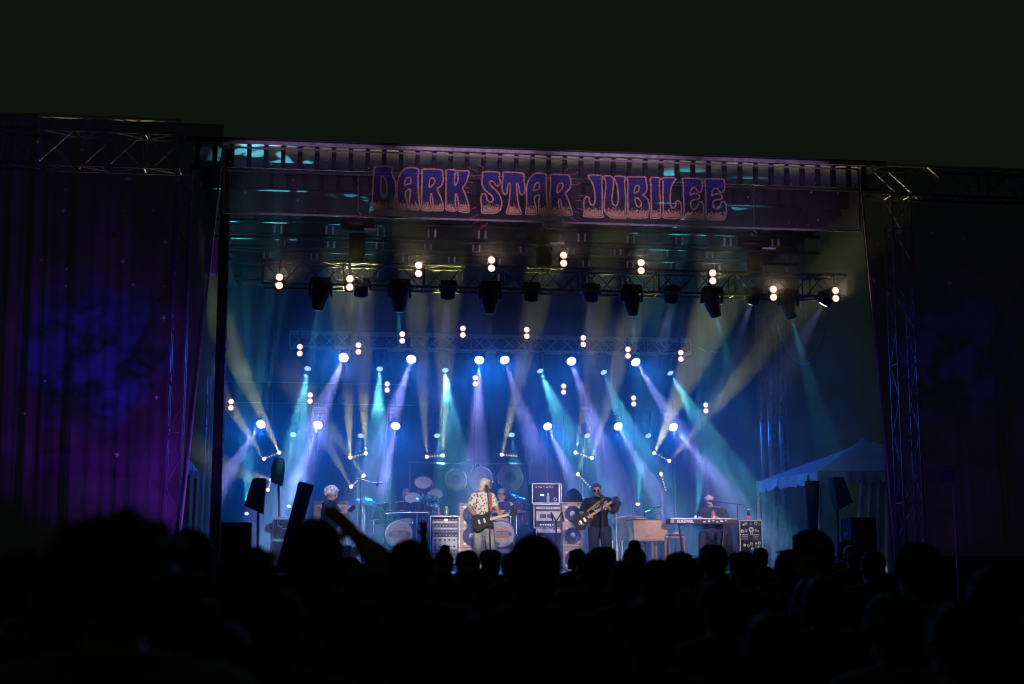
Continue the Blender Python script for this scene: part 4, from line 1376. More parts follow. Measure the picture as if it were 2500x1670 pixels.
tk, w, h = rack_box(1299, 1372, 1180, 1229, 28.9, 'power_amp_rack', 'black rack with red indicator lights behind the amplifier rack')
for i in range(7):
    obj('red_light', MB().box((-w * 0.36 + i * w * 0.085 + (0.02 if i > 3 else 0), 0.0, h * 0.80 + 0.012 * (i % 2)), (0.032 if i in (2, 4, 5) else 0.02, 0.012, 0.02)), 'red_led', tk)
obj('white_light', MB().box((-w * 0.16, 0.0, h * 0.42), (0.075, 0.012, 0.035)), 'white_led', tk)
obj('dial', MB().torus((w * 0.28, 0.0, h * 0.2), (0, 1, 0), 0.03, 0.008, 12, 5), 'silver_cap', tk)
obj('divider', MB().box((w * 0.42, 0.005, h / 2), (0.02, 0.03, h - 0.06)), 'aluminium', tk)
dc = thing('padded_cover', 'dark padded equipment cover behind the right tan cabinet', 'cover', (W(1400, 1200, 28.9).x, 28.9, zpx(1400, 1265, 28.9)))
obj('cloth', MB().ell((0, 0, 0.28), (0.21, 0.16, 0.34), n=18), 'black_cloth', dc)
obj('support', MB().box((0, 0.05, (DECK - dc.location.z) / 2), (0.3, 0.25, dc.location.z - DECK - 0.01), b=0.01), 'speaker_black', dc)
can(1338, 1208, 1229, 28.45, 'water_bottle', 'clear water bottle on the amplifier rack', 'clear_plastic', 'print_white', 4)


# --------------------------------------------------- drums
def drum(root, c, axis, r, depth, shell='drum_shell', head='drum_head', name='tom', lugs=8):
    c, ax = Vector(c), Vector(axis).normalized()
    d = obj(name, MB().lathe([(r, 0), (r, depth)], c, ax, 28), shell, root)
    obj('head', MB().lathe([(r * 0.985, depth + .004), (r * 0.9, depth + 0.008), (0, depth + 0.009)], c, ax, 28), head, d)
    for hz in (0, depth):
        obj('hoop', MB().torus(c + ax * hz, ax, r + 0.008, 0.011, 28, 6), 'chrome', d)
    u = ax.orthogonal().normalized()
    v = ax.cross(u)
    lm = MB()
    for i in range(lugs):
        t = 2 * math.pi * i / lugs
        q = c + (u * math.cos(t) + v * math.sin(t)) * (r + 0.012)
        lm.cyl(q + ax * depth * 0.15, q + ax * depth * 0.85, 0.010, n=6)
    obj('lugs', lm, 'chrome', d)['kind'] = 'stuff'
    return d


def cymbal(root, c, nrm, r, stand_z, mat='cymbal_bronze'):
    c, nrm = Vector(c), Vector(nrm).normalized()
    cb = obj('cymbal', MB().lathe([(r, -0.03), (r * 0.6, -0.012), (r * 0.22, 0.0), (r * 0.18, 0.02), (0, 0.028)], c, nrm, 32), mat, root)
    st = MB().cyl((c.x, c.y, stand_z + 0.25), (c.x, c.y, c.z - 0.02), 0.011, n=8)
    for i in range(3):
        t = 2 * math.pi * i / 3 + 0.5
        st.cyl((c.x, c.y, stand_z + 0.32), (c.x + 0.26 * math.cos(t), c.y + 0.26 * math.sin(t), stand_z + 0.01), 0.009, n=6)
    obj('stand', st, 'chrome', root)
    obj('wing_nut', MB().cyl(c + nrm * 0.02, c + nrm * 0.06, 0.012, n=8), 'chrome', cb)
    return cb


def kick_face(root, c, r):
    """painted front head: leafy ring, orange bars, dark oval with two lines of lettering"""
    cx, cy_, cz = c
    h = obj('front_head', MB().lathe([(r * 0.97, 0), (r * 0.9, 0.006), (0, 0.007)], c, (0, -1, 0), 36), 'print_mauve', root)
    y = cy_ - 0.009
    rr_ = random.Random(2)
    for sgn in (1, -1):
        for sx in (1, -1):
            for k in range(6):
                pts = []
                r_ = r * (0.90 - 0.055 * k)
                a0, a1 = R(8 + k * 2), R(84 - k * 5)
                for j in range(9):
                    t = a0 + (a1 - a0) * j / 8
                    q = r_ + r * 0.025 * math.sin(j * 1.5 + k)
                    pts.append((cx + sx * q * math.cos(t), y - 0.002 * (k % 3), cz + sgn * q * math.sin(t)))
                if k % 2 == 0:
                    obj('leaf_stroke', MB().tube(pts, r * 0.022, 5), 'print_white', h)
                else:
                    obj('leaf_dark_stroke', MB().tube(pts, r * 0.018, 5), 'print_dark', h)  # dark strokes of the printed leaf ring
    for z in (0.40, -0.42):
        obj('bar', MB().box((cx, y - 0.002, cz + r * z), (r * 0.95, 0.005, r * 0.16)), 'print_orange', h)
    pts = [(cx + r * 0.80 * math.copysign(abs(math.cos(t)) ** 0.8, math.cos(t)), cz + r * 0.27 * math.copysign(abs(math.sin(t)) ** 0.7, math.sin(t))) for t in np.linspace(0, 2 * math.pi, 28, endpoint=False)]
    obj('oval', MB().prism([(x, z) for x, z in pts], y - 0.006, y - 0.001), 'print_dark', h)
    for txt, dz in (('dark star', 0.10), ('orchestra', -0.11)):
        o = obj('lettering', text_mesh(txt, 0.11, r * 1.15, 0.002), 'print_orange', h, (cx, y - 0.009, cz + r * dz))


def kit(px_k, Y, label, flip=1):
    kc = W(px_k, 1304, Y)
    root = thing('drum_kit', label, 'drum kit', (kc.x, Y, RISE), 0, 'drum kits on the riser')
    O = Vector(root.location)
    rk_ = 0.285
    cz = kc.z - RISE
    cz = max(cz, rk_ + 0.02)
    drum(root, (0, 0.46, cz), (0, -1, 0), rk_, 0.44, name='bass_drum', lugs=8, head='print_mauve')
    kick_face(root, (0, 0.005, cz), rk_)
    sp_ = MB()
    for s in (-1, 1):
        sp_.cyl((s * 0.27, 0.1, cz - 0.05), (s * 0.42, -0.02, 0.01), 0.010, n=6)
    obj('spur', sp_, 'chrome', root)

    def L(px, py, dy=0.0):
        return W(px, py, Y + dy) - O
    return root, L, cz


k1, L1, cz1 = kit(975, 30.6, 'drum kit with printed front head left of the singer')
for px, py, dy, r in ((951, 1252, 0.35, 0.14), (982, 1252, 0.30, 0.15), (1019, 1252, 0.30, 0.15), (925, 1275, 0.3, 0.2), (1048, 1280, 0.4, 0.2)):
    p = L1(px, py, dy)
    drum(k1, p, (0.0, 0.28, 0.96), r, 0.2 if r < 0.18 else 0.36, lugs=6)
obj('rack_bar', MB().cyl(L1(936, 1253, 0.12), L1(1046, 1251, 0.12), 0.02, n=10), 'chrome', k1)
for px in (946, 1018, 1046):
    p = L1(px, 1252, 0.12)
    obj('rack_leg', MB().cyl((p.x, p.y, 0.0), (p.x, p.y, p.z), 0.014, n=8), 'dark_aluminium', k1)
for px, py, dy, r, nx, nz in ((913, 1229, 0.2, 0.27, 0.35, 0.75), (890, 1215, 0.6, 0.2, -0.25, 0.9), (1044, 1213, 0.4, 0.24, -0.1, 0.95), (885, 1224, 0.5, 0.17, 0.15, 0.95)):
    cymbal(k1, L1(px, py, dy), (nx, -0.35, nz), r, 0.0)
for px, py, dy, r in ((1034, 1187, 1.0, 0.20), (1009, 1226, 0.9, 0.19), (1062, 1216, 1.0, 0.17)):
    drum(k1, L1(px, py, dy) + Vector((0, 0.1, 0)), (-0.05, -0.70, 0.72), r, 0.12, name='rack_tom', lugs=6)
    p = L1(px, py, dy)
    obj('tom_stand', MB().cyl((p.x, p.y + 0.12, 0.0), (p.x, p.y + 0.12, p.z), 0.014, n=8), 'chrome', k1)
for px, py in ((962, 1230), (1003, 1230)):
    p = L1(px, py, 0.25)
    mic = obj('drum_microphone', MB().cyl(p, p + Vector((0.012, 0.02, -0.17)), 0.020, 0.014, n=10), 'black_plastic', k1)
    obj('mic_arm', MB().cyl(p + Vector((0.0, 0.0, -0.02)), p + Vector((-0.25, 0.05, -0.13)), 0.008, n=6), 'black_metal', mic)
obj('floor_clamp', MB().ell(L1(1065, 1237, 0.0), (0.07, 0.05, 0.06)).ell(L1(1053, 1234, 0.0), (0.03, 0.03, 0.03)), 'chrome', k1)

k2, L2, cz2 = kit(1224, 30.6, 'drum kit with printed front head partly behind the singer')
for px, py, dy, r in ((1202, 1252, 0.35, 0.14), (1232, 1252, 0.30, 0.15), (1268, 1252, 0.30, 0.15), (1290, 1285, 0.3, 0.2)):
    drum(k2, L2(px, py, dy), (0.0, 0.28, 0.96), r, 0.2 if r < 0.18 else 0.36, lugs=6)
obj('rack_bar', MB().cyl(L2(1190, 1252, 0.12), L2(1290, 1250, 0.12), 0.02, n=10), 'chrome', k2)
for px in (1200, 1255, 1289):
    p = L2(px, 1252, 0.12)
    obj('rack_leg', MB().cyl((p.x, p.y, 0.0), (p.x, p.y, p.z), 0.014, n=8), 'dark_aluminium', k2)
for px, py, dy, r, nx, nz in ((1261, 1213, 0.3, 0.20, 0.0, 0.97), (1297, 1210, 0.2, 0.23, -0.75, 0.6), (1247, 1203, 0.6, 0.16, 0.3, 0.9)):
    cymbal(k2, L2(px, py, dy), (nx, -0.22, nz), r, 0.0)
drum(k2, L2(1245, 1236, 0.35), (0.0, -0.6, 0.8), 0.07, 0.06, name='small_tom', lugs=6)

# hanging big drums on a pipe frame behind the kits
Y = 33.4
fx0, fx1 = W(1001, 1131, Y).x, W(1292, 1131, Y).x
zt = zpx(1140, 1131, Y)
fr = thing('percussion_rack', 'pipe frame with three hanging drums behind the singer', 'drum rack', ((fx0 + fx1) / 2, Y, RISE))
O = Vector(fr.location)
obj('cross_pipe', MB().cyl((fx0 - O.x, 0, zt - O.z), (fx1 - O.x, 0, zt - O.z), 0.016, n=10), 'dark_aluminium', fr)
for x in (fx0, fx1):
    obj('upright', MB().cyl((x - O.x, 0, 0), (x - O.x, 0, zt - O.z + 0.05), 0.016, n=10), 'dark_aluminium', fr)
for px, py, r, ax in ((1113, 1171, 25, (-0.1, -1, 0.05)), (1173, 1171, 30, (-0.05, -1, 0.05)), (1246, 1166, 32, (0.25, -1, 0.05))):
    p = W(px, py, Y) - O
    rad = mm(r, Y)
    a_ = Vector(ax).normalized()
    d = drum(fr, p + a_ * -0.3, a_, rad, 0.3, head='clear_head', name='hanging_drum', lugs=8)
    obj('centre_dot', MB().lathe([(rad * 0.45, 0.30 + 0.012), (0, 0.30 + 0.013)], p + a_ * -0.3, a_, 26), 'meter_glass', d)
    obj('hanger', MB().cyl(p + Vector((0, 0.15, rad)), (p.x, 0.0, zt - O.z), 0.01, n=6), 'chrome', d)
for px in (1065, 1085, 1238):
    p = W(px, 1133, Y - 0.1) - O
    obj('reflecting_tray', MB().lathe([(0.12, 0), (0.1, 0.012), (0.02, 0.018), (0, 0.018)], p, (0, -0.1, 1), 20), 'cymbal_bronze', fr)  # bronze discs stand in for trays reflecting the light bars above


# --------------------------------------------------- keyboards side
Y = 26.7
xa, xb = W(1635, 1270, Y).x, W(1800, 1270, Y).x
zt = zpx(1715, 1266, Y)
kb = thing('stage_keyboard', 'black stage piano with white lettering on its back', 'keyboard', ((xa + xb) / 2, Y, DECK))
w = xb - xa
z = zt - DECK
obj('body', MB().box((0, 0.17, z - 0.055), (w, 0.34, 0.11), b=0.012), 'black_plastic', kb)
obj('top_edge', MB().box((0, -0.004, z - 0.006), (w - 0.02, 0.02, 0.012)), 'aluminium', kb)
obj('lettering', text_mesh('KURZWEIL', 0.075, mm(41, Y), 0.0035), 'print_white', kb, (W(1673, 1274, Y).x - (xa + xb) / 2, -0.004, z - 0.055))
obj('end_plate', MB().box((-w / 2 + 0.05, -0.003, z - 0.055), (0.07, 0.012, 0.07), b=0.003), 'grey_panel', kb)
for i in range(6):
    obj('sticker', MB().box((0.02 + i * 0.085, -0.003, z - 0.05 + 0.012 * (i % 3 - 1)), (0.05 - 0.012 * (i % 2), 0.010, 0.03)), ('sticker_cream', 'print_white', 'sticker_pink')[i % 3], kb)
for i in range(30):
    obj('key', MB().box((-w / 2 + 0.1 + i * (w - 0.2) / 29, 0.27, z + 0.006), ((w - 0.2) / 30, 0.12, 0.012)), 'piano_white', kb)
for s in (-1, 1):
    x = s * w * 0.30
    obj('stand_leg', MB().cyl((x - 0.06 * s, 0.15, 0.0), (x + 0.05 * s, 0.15, z - 0.11), 0.022, n=8), 'black_metal', kb)
    obj('stand_arm', MB().cyl((x, -0.02, z - 0.115), (x, 0.34, z - 0.115), 0.016, n=8), 'black_metal', kb)
obj('stand_bar', MB().cyl((-w * 0.30, 0.15, 0.3), (w * 0.30, 0.15, 0.3), 0.016, n=8), 'black_metal', kb)
obj('sheet_holder', MB().box((w * 0.36, 0.25, z + 0.06), (0.14, 0.05, 0.012)).box((w * 0.36, 0.25, z + 0.035), (0.15, 0.05, 0.01)), 'dark_panel', kb)

# organ, seen from its end
Y = 27.6
x0 = W(1590, 1300, Y).x
org = thing('organ', 'brown wooden organ on turned legs left of the stage piano', 'organ', (x0, Y, DECK))
O = Vector(org.location)
pf = [(1546, 1270), (1614, 1270), (1616, 1279), (1631, 1280), (1631, 1293), (1621, 1317), (1548, 1317)]
pl = [(lambda p: (p.x - O.x, p.z - O.z))(W(x, y, Y)) for x, y in pf]
obj('body', MB().prism(pl, 0.0, 0.95), 'organ_wood', org)
a_, b_ = W(1544, 1319, Y) - O, W(1626, 1319, Y) - O
obj('base_rail', MB().box(((a_.x + b_.x) / 2, 0.47, a_.z), (b_.x - a_.x, 1.0, 0.025), b=0.005), 'organ_wood', org)
a_ = W(1564, 1266, Y) - O
obj('lid', MB().box((a_.x, 0.4, a_.z), (0.26, 0.9, 0.025), b=0.005).box((a_.x - 0.02, 0.4, a_.z + 0.035), (0.2, 0.7, 0.02), b=0.005), 'organ_wood', org)
for px in (1563, 1594, 1626):
    for dy in (0.06, 0.88):
        p = W(px, 1320, Y) - O
        obj('leg', MB().lathe([(0.026, 0), (0.03, 0.05), (0.024, 0.1), (0.032, p.z * 0.5), (0.024, p.z * 0.8), (0.035, p.z - 0.02)], (p.x, dy, 0), (0, 0, 1), 12), 'organ_wood', org)
cl = thing('clavinet', 'dark keyboard with pale trim behind the organ', 'keyboard', (W(1526, 1300, 28.0).x, 28.4, DECK))
O = Vector(cl.location)
pl = [(lambda p: (p.x - O.x, p.z - O.z))(W(x, y, 28.4)) for x, y in ((1507, 1263), (1542, 1259), (1545, 1276), (1545, 1319), (1512, 1319), (1512, 1279), (1507, 1278))]
obj('body', MB().prism(pl, 0, 0.7), 'dark_panel', cl)
pz = pl
tm = MB()
for i in (0, 1):
    a_, b_ = Vector((pz[i][0], -0.012, pz[i][1])), Vector((pz[i + 1][0], -0.012, pz[i + 1][1]))
    tm.cyl(a_, b_, 0.009, n=6)
obj('trim', tm, 'off_white', cl)
for sx in (0.02, -0.08):
    obj('leg', MB().cyl((sx * 2, 0.1, 0), (sx * 2, 0.1, pl[3][1]), 0.018, n=8).cyl((sx * 2, 0.6, 0), (sx * 2, 0.6, pl[3][1]), 0.018, n=8), 'aluminium', cl)
fan = thing('desk_fan', 'small round fan on top of the organ', 'fan', W(1607, 1270, 27.9))
obj('ring', MB().torus((0, 0, 0.08), (0, 1, 0.1), 0.07, 0.01, 18, 6), 'dark_panel', fan)
obj('grille', MB().torus((0, -0.01, 0.08), (0, 1, 0.1), 0.04, 0.005, 14, 5).box((0, 0, 0.08), (0.13, 0.006, 0.006)).box((0, 0, 0.08), (0.006, 0.006, 0.13)), 'grey_panel', fan)
obj('foot', MB().box((0, 0, 0.005), (0.09, 0.07, 0.012), b=0.003), 'dark_panel', fan)
# bench
Y = 28.0
a_, b_ = W(1632, 1305, Y), W(1674, 1305, Y)
bn = thing('piano_bench', 'low bench with red cushion between organ and stage piano', 'bench', ((a_.x + b_.x) / 2, Y, DECK))
zc = zpx(1650, 1308, Y) - DECK
w = b_.x - a_.x
obj('cushion', MB().ell((0, 0.15, zc + 0.02), (w / 2, 0.18, 0.05)), 'red_cushion', bn)
obj('seat', MB().box((0, 0.15, zc - 0.03), (w, 0.34, 0.035), b=0.006), 'organ_wood', bn)
for sx in (-1, 1):
    for dy in (0.02, 0.28):
        obj('leg', MB().cyl((sx * w * 0.45, dy, 0), (sx * w * 0.42, dy, zc - 0.04), 0.02, n=8), 'organ_wood', bn)
# leslie style cabinet
Y = 28.2
a_, b_ = W(1728, 1290, Y), W(1786, 1290, Y)
ls_ = thing('rotary_cabinet', 'reddish wooden cabinet behind the seated keyboard player', 'speaker', ((a_.x + b_.x) / 2, Y, DECK))
h = zpx(1750, 1278, Y) - DECK
w = b_.x - a_.x
obj('box', MB().box((0, 0.25, h / 2), (w, 0.45, h), b=0.012), 'red_wood', ls_)
for k_, z in enumerate((0.8, 0.2)):
    for i in range(5):
        obj('louvre', MB().box((0, 0.012, h * z - 0.06 + i * 0.03), (w * 0.7, 0.02, 0.012), Matrix.Rotation(0.5, 3, 'X')), 'red_wood', ls_)
# stickered road case
Y = 27.0
rc, w, h = rack_box(1806, 1862, 1270, 0, Y, 'road_case', 'black road case covered in stickers right of the stage piano', 'case', z_floor=DECK)
for (px, py, r, mt) in ((1822, 1279, 4, 'sticker_cream'), (1834, 1279, 4, 'sticker_green'), (1846, 1277, 4.5, 'sticker_cream'), (1835, 1293, 6.5, 'sticker_cream'), (1836, 1302, 4, 'sticker_cream'), (1813, 1297, 4, 'print_white'), (1822, 1296, 4, 'sticker_cream'), (1846, 1295, 3, 'print_white'), (1852, 1297, 2.5, 'print_white'), (1816, 1281, 3, 'sticker_pink'), (1819, 1331, 4, 'sticker_pink'), (1828, 1332, 3.5, 'sticker_cream'), (1836, 1328, 4.5, 'sticker_cream'), (1847, 1327, 3, 'sticker_pink'), (1855, 1326, 4, 'sticker_cream'), (1854, 1335, 3.5, 'print_white'), (1847, 1335, 3, 'sticker_green'), (1838, 1340, 4, 'print_white'), (1855, 1281, 3, 'sticker_green')):
    p = W(px, py, Y)
    s_ = obj('sticker', MB().lathe([(mm(r, Y), 0), (mm(r, Y), 0.004), (0, 0.004)], (p.x - rc.location.x, 0.026, p.z - rc.location.z), (0, -1, 0), 10 if px % 2 else 5), mt, rc)
    obj('sticker_print', MB().lathe([(mm(r * .55, Y), 0.005), (mm(r * .55, Y), 0.007), (0, 0.007)], (p.x - rc.location.x, 0.026, p.z - rc.location.z), (0, -1, 0), 7), 'print_dark' if mt != 'sticker_pink' else 'print_white', s_)
for px in (1819, 1846):
    p = W(px, 1312, Y)
    x, z = p.x - rc.location.x, p.z - rc.location.z
    hp = obj('handle_plate', MB().box((x, 0.02, z), (0.13, 0.02, 0.10), b=0.004), 'dark_panel', rc)
    obj('handle', MB().tube([(x - 0.05, -0.0, z + 0.02), (x - 0.05, -0.02, z + 0.02), (x + 0.05, -0.02, z + 0.02), (x + 0.05, 0.0, z + 0.02)], 0.008, 6), 'aluminium', hp)
    obj('plate_rim', MB().box((x, 0.008, z + 0.052), (0.14, 0.01, 0.008)), 'aluminium', hp)
bt = thing('drink_bottle', 'bottle with bright pink base on the stickered road case', 'drink', W(1828, 1270, Y + 0.2))
obj('base', MB().lathe([(0.03, 0), (0.036, 0.01), (0.036, 0.085), (0.03, 0.09)], (0, 0, 0), (0, 0, 1), 14), 'pink_plastic', bt)
obj('top', MB().lathe([(0.03, 0.09), (0.036, 0.1), (0.036, 0.15), (0.02, 0.18), (0.02, 0.2)], (0, 0, 0), (0, 0, 1), 14), 'black_plastic', bt)
obj('lid', MB().lathe([(0.024, 0.2), (0.024, 0.225), (0, 0.228)], (0, 0, 0), (0, 0, 1), 12), 'print_white', bt)


# --------------------------------------------------- microphone stands
def mic_stand(label, base, top, boom_end, mic_dir, Y, shield=False, tail=None):
    b, t, e = W(base, 1380, Y), W(*top, Y), W(*boom_end, Y)
    root = thing('microphone_stand', label, 'microphone', (b.x, Y, DECK), 0, 'microphone stands')
    O = Vector(root.location)
    t, e = t - O, e - O
    obj('base', MB().lathe([(0.13, 0), (0.13, 0.015), (0.02, 0.03)], (0, 0, 0), (0, 0, 1), 18), 'black_metal', root)
    obj('pole', MB().cyl((0, 0, 0), t, 0.012, n=8), 'black_metal', root)
    bo = obj('boom', MB().cyl(t if tail is None else W(*tail, Y) - O, e, 0.009, n=8), 'black_metal', root)
    d = Vector(mic_dir).normalized()
    obj('microphone', MB().lathe([(0.011, -0.12), (0.016, -0.02), (0.026, 0.0), (0.03, 0.03), (0.022, 0.055), (0, 0.062)], e, d, 14), 'dark_panel', bo)
    if shield:
        obj('shock_mount', MB().torus(e, (1, 0, 0), 0.055, 0.006, 14, 5).cyl(e - Vector((0.1, 0, 0)), e + Vector((0.1, 0, 0)), 0.014, n=8), 'dark_panel', bo)
    return root


mic_stand('straight microphone stand in front of the singer', 1199, (1194, 1240), (1190, 1190), (-0.4, 0.6, 0.5), 25.1)
mic_stand('microphone stand in front of the right guitarist', 1471, (1470, 1214), (1464, 1207), (-0.7, 0.3, 0.4), 25.8)
mic_stand('tall boom stand with shock mounted microphone left of the drums', 880, (880, 1168), (922, 1180), (0, 0, -1), 28.0, True, (866, 1168))
mic_stand('long low boom stand beside the keyboard player', 1801, (1801, 1231), (1737, 1223), (-1, 0.1, 0.1), 26.9, False, (1817, 1233))
mic_stand('short stand with angled boom behind the organ', 1575, (1575, 1247), (1607, 1237), (1, 0, 0.2), 28.6, False, (1566, 1254))
gs = thing('guitar_stand', 'forked black guitar stand in front of the amplifier rack', 'stand', floor_at(1358, 26.6))
O = Vector(gs.location)
j = W(1358, 1272, 26.6) - O
obj('pole', MB().cyl((0, 0, 0.1), j, 0.016, n=8), 'black_metal', gs)
for px, py in ((1345, 1252), (1371, 1252)):
    e = W(px, py, 26.6) - O
    obj('fork', MB().cyl(j, e, 0.014, n=8).cyl(e + Vector((0.01, 0.02, 0.01)), e - Vector((-0.03, 0.05, 0.16)), 0.018, n=8), 'black_metal', gs)
for i in range(3):
    t = 2 * math.pi * i / 3
    obj('foot', MB().cyl((0, 0, 0.15), (0.25 * math.cos(t), 0.25 * math.sin(t), 0.01), 0.012, n=6), 'black_metal', gs)
ms = thing('music_stand', 'tilted dark music stand right of the guitarist', 'stand', floor_at(1505, 25.9))
O = Vector(ms.location)
c = W(1505, 1233, 25.9) - O
obj('desk', MB().box(c, (0.11, 0.28, 0.20), Matrix.Rotation(R(18), 3, 'Y') @ Matrix.Rotation(R(20), 3, 'X'), 0.01), 'dark_panel', ms)
obj('trim', MB().cyl(c + Vector((-0.02, -0.14, 0.10)), c + Vector((0.08, -0.14, 0.07)), 0.007, n=6), 'aluminium', ms)
obj('pole', MB().cyl((0, 0, 0), c, 0.012, n=8), 'aluminium', ms)
obj('tripod', MB().cyl((0, 0, 0.2), (0.2, 0.1, 0), 0.01, n=6).cyl((0, 0, 0.2), (-0.2, 0.1, 0), 0.01, n=6).cyl((0, 0, 0.2), (0, -0.2, 0), 0.01, n=6), 'aluminium', ms)


# --------------------------------------------------- side loudspeakers
def poly_speaker(label, poly, Y, depth, pole, base_py=1380, name='pole_speaker', z_base=DECK, foot=True):
    px0 = sum(p[0] for p in poly) / len(poly)
    bx = W(pole[1], base_py, Y)
    root = thing(name, label, 'speaker', (bx.x, Y, z_base), 0, 'side loudspeakers')
    O = Vector(root.location)
    pl = [(lambda p: (p.x - O.x, p.z - O.z))(W(x, y, Y)) for x, y in poly]
    mb = MB().prism(pl, -depth / 2, depth / 2)
    b = obj('cabinet', mb, 'speaker_black', root)
    cxx, czz = sum(p[0] for p in pl) / len(pl), sum(p[1] for p in pl) / len(pl)
    obj('grille', MB().prism([(cxx + (x - cxx) * .88, czz + (z - czz) * .9) for x, z in pl], -depth / 2 - 0.012, -depth / 2 - 0.001), 'dark_panel', b)
    t = W(pole[0], pole[2], Y) - O
    obj('pole', MB().cyl((0, 0, 0), t, 0.022, n=10), 'black_metal', root)
    if foot:
        for i in range(3):
            a = 2 * math.pi * i / 3 + 0.4
            obj('foot', MB().cyl((0, 0, 0.35), (0.3 * math.cos(a), 0.3 * math.sin(a), 0.01), 0.014, n=6), 'black_metal', root)
    return root


poly_speaker('slanted black speaker on a thin pole at the left stage edge', [(618, 1171), (626, 1168), (649, 1168), (650, 1172), (643, 1256), (597, 1235)], 25.0, 0.3, (630, 629, 1250))
poly_speaker('black speaker mounted high on a pole above the small amplifiers', [(671, 1119), (692, 1120), (694, 1124), (695, 1147), (690, 1188), (661, 1176), (663, 1142)], 26.0, 0.25, (680, 682, 1185), 1262, z_base=zpx(682, 1264, 26.0), foot=False)
poly_speaker('tilted black speaker on a thin pole at the right stage edge', [(2026, 1166), (2053, 1166), (2076, 1226), (2044, 1244), (2038, 1230)], 25.2, 0.28, (2044, 2047, 1240))


def sub(px0, px1, py, Y, label):
    a, b = W(px0, 1380, Y), W(px1, 1380, Y)
    h = zpx((px0 + px1) / 2, py, Y) - DECK
    w = b.x - a.x
    root = thing('subwoofer', label, 'speaker', ((a.x + b.x) / 2, Y, DECK), 0, 'side loudspeakers')
    obj('cabinet', MB().box((0, 0.3, h / 2), (w, 0.55, h), b=0.012), 'speaker_black', root)
    g_ = obj('grille', MB().box((0, 0.0, h / 2), (w * 0.92, 0.03, h * 0.94), b=0.008), 'dark_panel', root)
    for i in range(14):
        obj('grille_rib', MB().box((-w * 0.43 + i * w * 0.86 / 13, -0.018, h / 2), (0.012, 0.012, h * 0.9)), 'black_metal', g_)
    for sx in (-1, 1):
        obj('handle', MB().box((sx * (w / 2 + 0.004), 0.3, h * 0.7), (0.012, 0.18, 0.08), b=0.003), 'dark_panel', root)
    return root


sub(525, 611, 1275, 24.6, 'large black subwoofer at the left front of the stage')
sub(2083, 2145, 1263, 24.6, 'large black subwoofer at the right front of the stage')


def tube_case(label, top, bot, r0, r1, Y, tail=None):
    t, b = W(*top, Y), W(*bot, Y)
    d = (b - t).normalized()
    k = (t.z - DECK) / max(0.05, (t.z - b.z))
    e = t + (b - t) * k
    root = thing('column_speaker', label, 'speaker', (e.x, Y, DECK), 0, 'side loudspeakers')
    O = Vector(root.location)
    L_ = (e - t).length
    ra, rb = mm(r0, Y), mm(r1, Y)
    obj('column', MB().lathe([(ra * 0.93, 0), (ra, 0.03), (ra, 0.12), (ra * .96, 0.14), (rb, L_ * 0.7), (rb, L_)], t - O, d, 24), 'speaker_black', root)
    obj('cap', MB().lathe([(ra * 0.9, -0.004), (ra * 0.5, -0.012), (0, -0.014)], t - O, d, 24), 'dark_panel', root)
    return root


tube_case('leaning black cylinder behind the big crowd head at left', (748, 1180), (716, 1300), 19, 17, 25.2)
tube_case('upright tapered black column speaker behind the man in the cap', (1982, 1175), (1985, 1290), 18, 11, 25.2)
# small amps at far left
am, w, h = rack_box(665, 718, 1266, 1318, 26.0, 'small_amplifier', 'small black amplifier with cable on top left of the black cylinder', 'amplifier')
obj('cable', MB().tube([(-0.02 + 0.09 * math.cos(t), -0.03, h * 0.85 + 0.10 * math.sin(t)) for t in np.linspace(0.3, 4.6, 14)], 0.009, 6), 'aluminium', am)
obj('name_strip', MB().box((0.05, -0.0, h * 0.52), (0.14, 0.012, 0.012)), 'print_white', am)
am2, w, h = rack_box(663, 720, 1319, 0, 26.0, 'small_amplifier', 'lower black amplifier with dim pink strip at far left', 'amplifier', z_floor=DECK)
obj('name_strip', MB().box((-0.02, 0.0, h - 0.02), (0.2, 0.012, 0.02)), 'sticker_pink', am2)
sd = thing('snare_drum', 'small white drum head beside the small amplifiers', 'drum', floor_at(662, 26.6))
c = W(662, 1289, 26.6) - Vector(sd.location)
obj('shell', MB().lathe([(0.095, 0), (0.095, 0.12)], c, (-0.3, 1, 0), 22), 'chrome', sd)
obj('head', MB().lathe([(0.092, 0.0), (0.03, -0.004), (0, -0.004)], c, (-0.3, 1, 0), 22), 'drum_head', sd)
obj('centre_dot', MB().lathe([(0.03, -0.008), (0, -0.009)], c, (-0.3, 1, 0), 16), 'meter_glass', sd)
obj('stand', MB().cyl((0, 0, 0), c + Vector((0, 0.05, -0.09)), 0.014, n=8), 'chrome', sd)
fa = thing('floor_case', 'pale box with taped papers on the stage under the raised arm', 'case', floor_at(845, 25.3))
O = Vector(fa.location)
a_ = W(829, 1331, 25.3) - O
obj('box', MB().box((a_.x + 0.11, 0.1, a_.z / 2), (0.22, 0.2, a_.z), b=0.01), 'off_white', fa)
obj('paper', MB().box((a_.x + 0.28, 0.05, a_.z - 0.12), (0.12, 0.02, 0.16), Matrix.Rotation(0.2, 3, 'Y')).box((a_.x + 0.40, 0.06, a_.z - 0.13), (0.10, 0.02, 0.13), Matrix.Rotation(-0.3, 3, 'Y')), 'print_white', fa)
obj('easel', MB().cyl((a_.x + 0.28, 0.1, 0), (a_.x + 0.3, 0.07, a_.z), 0.012, n=6).cyl((a_.x + 0.42, 0.1, 0), (a_.x + 0.38, 0.07, a_.z), 0.012, n=6), 'black_metal', fa)


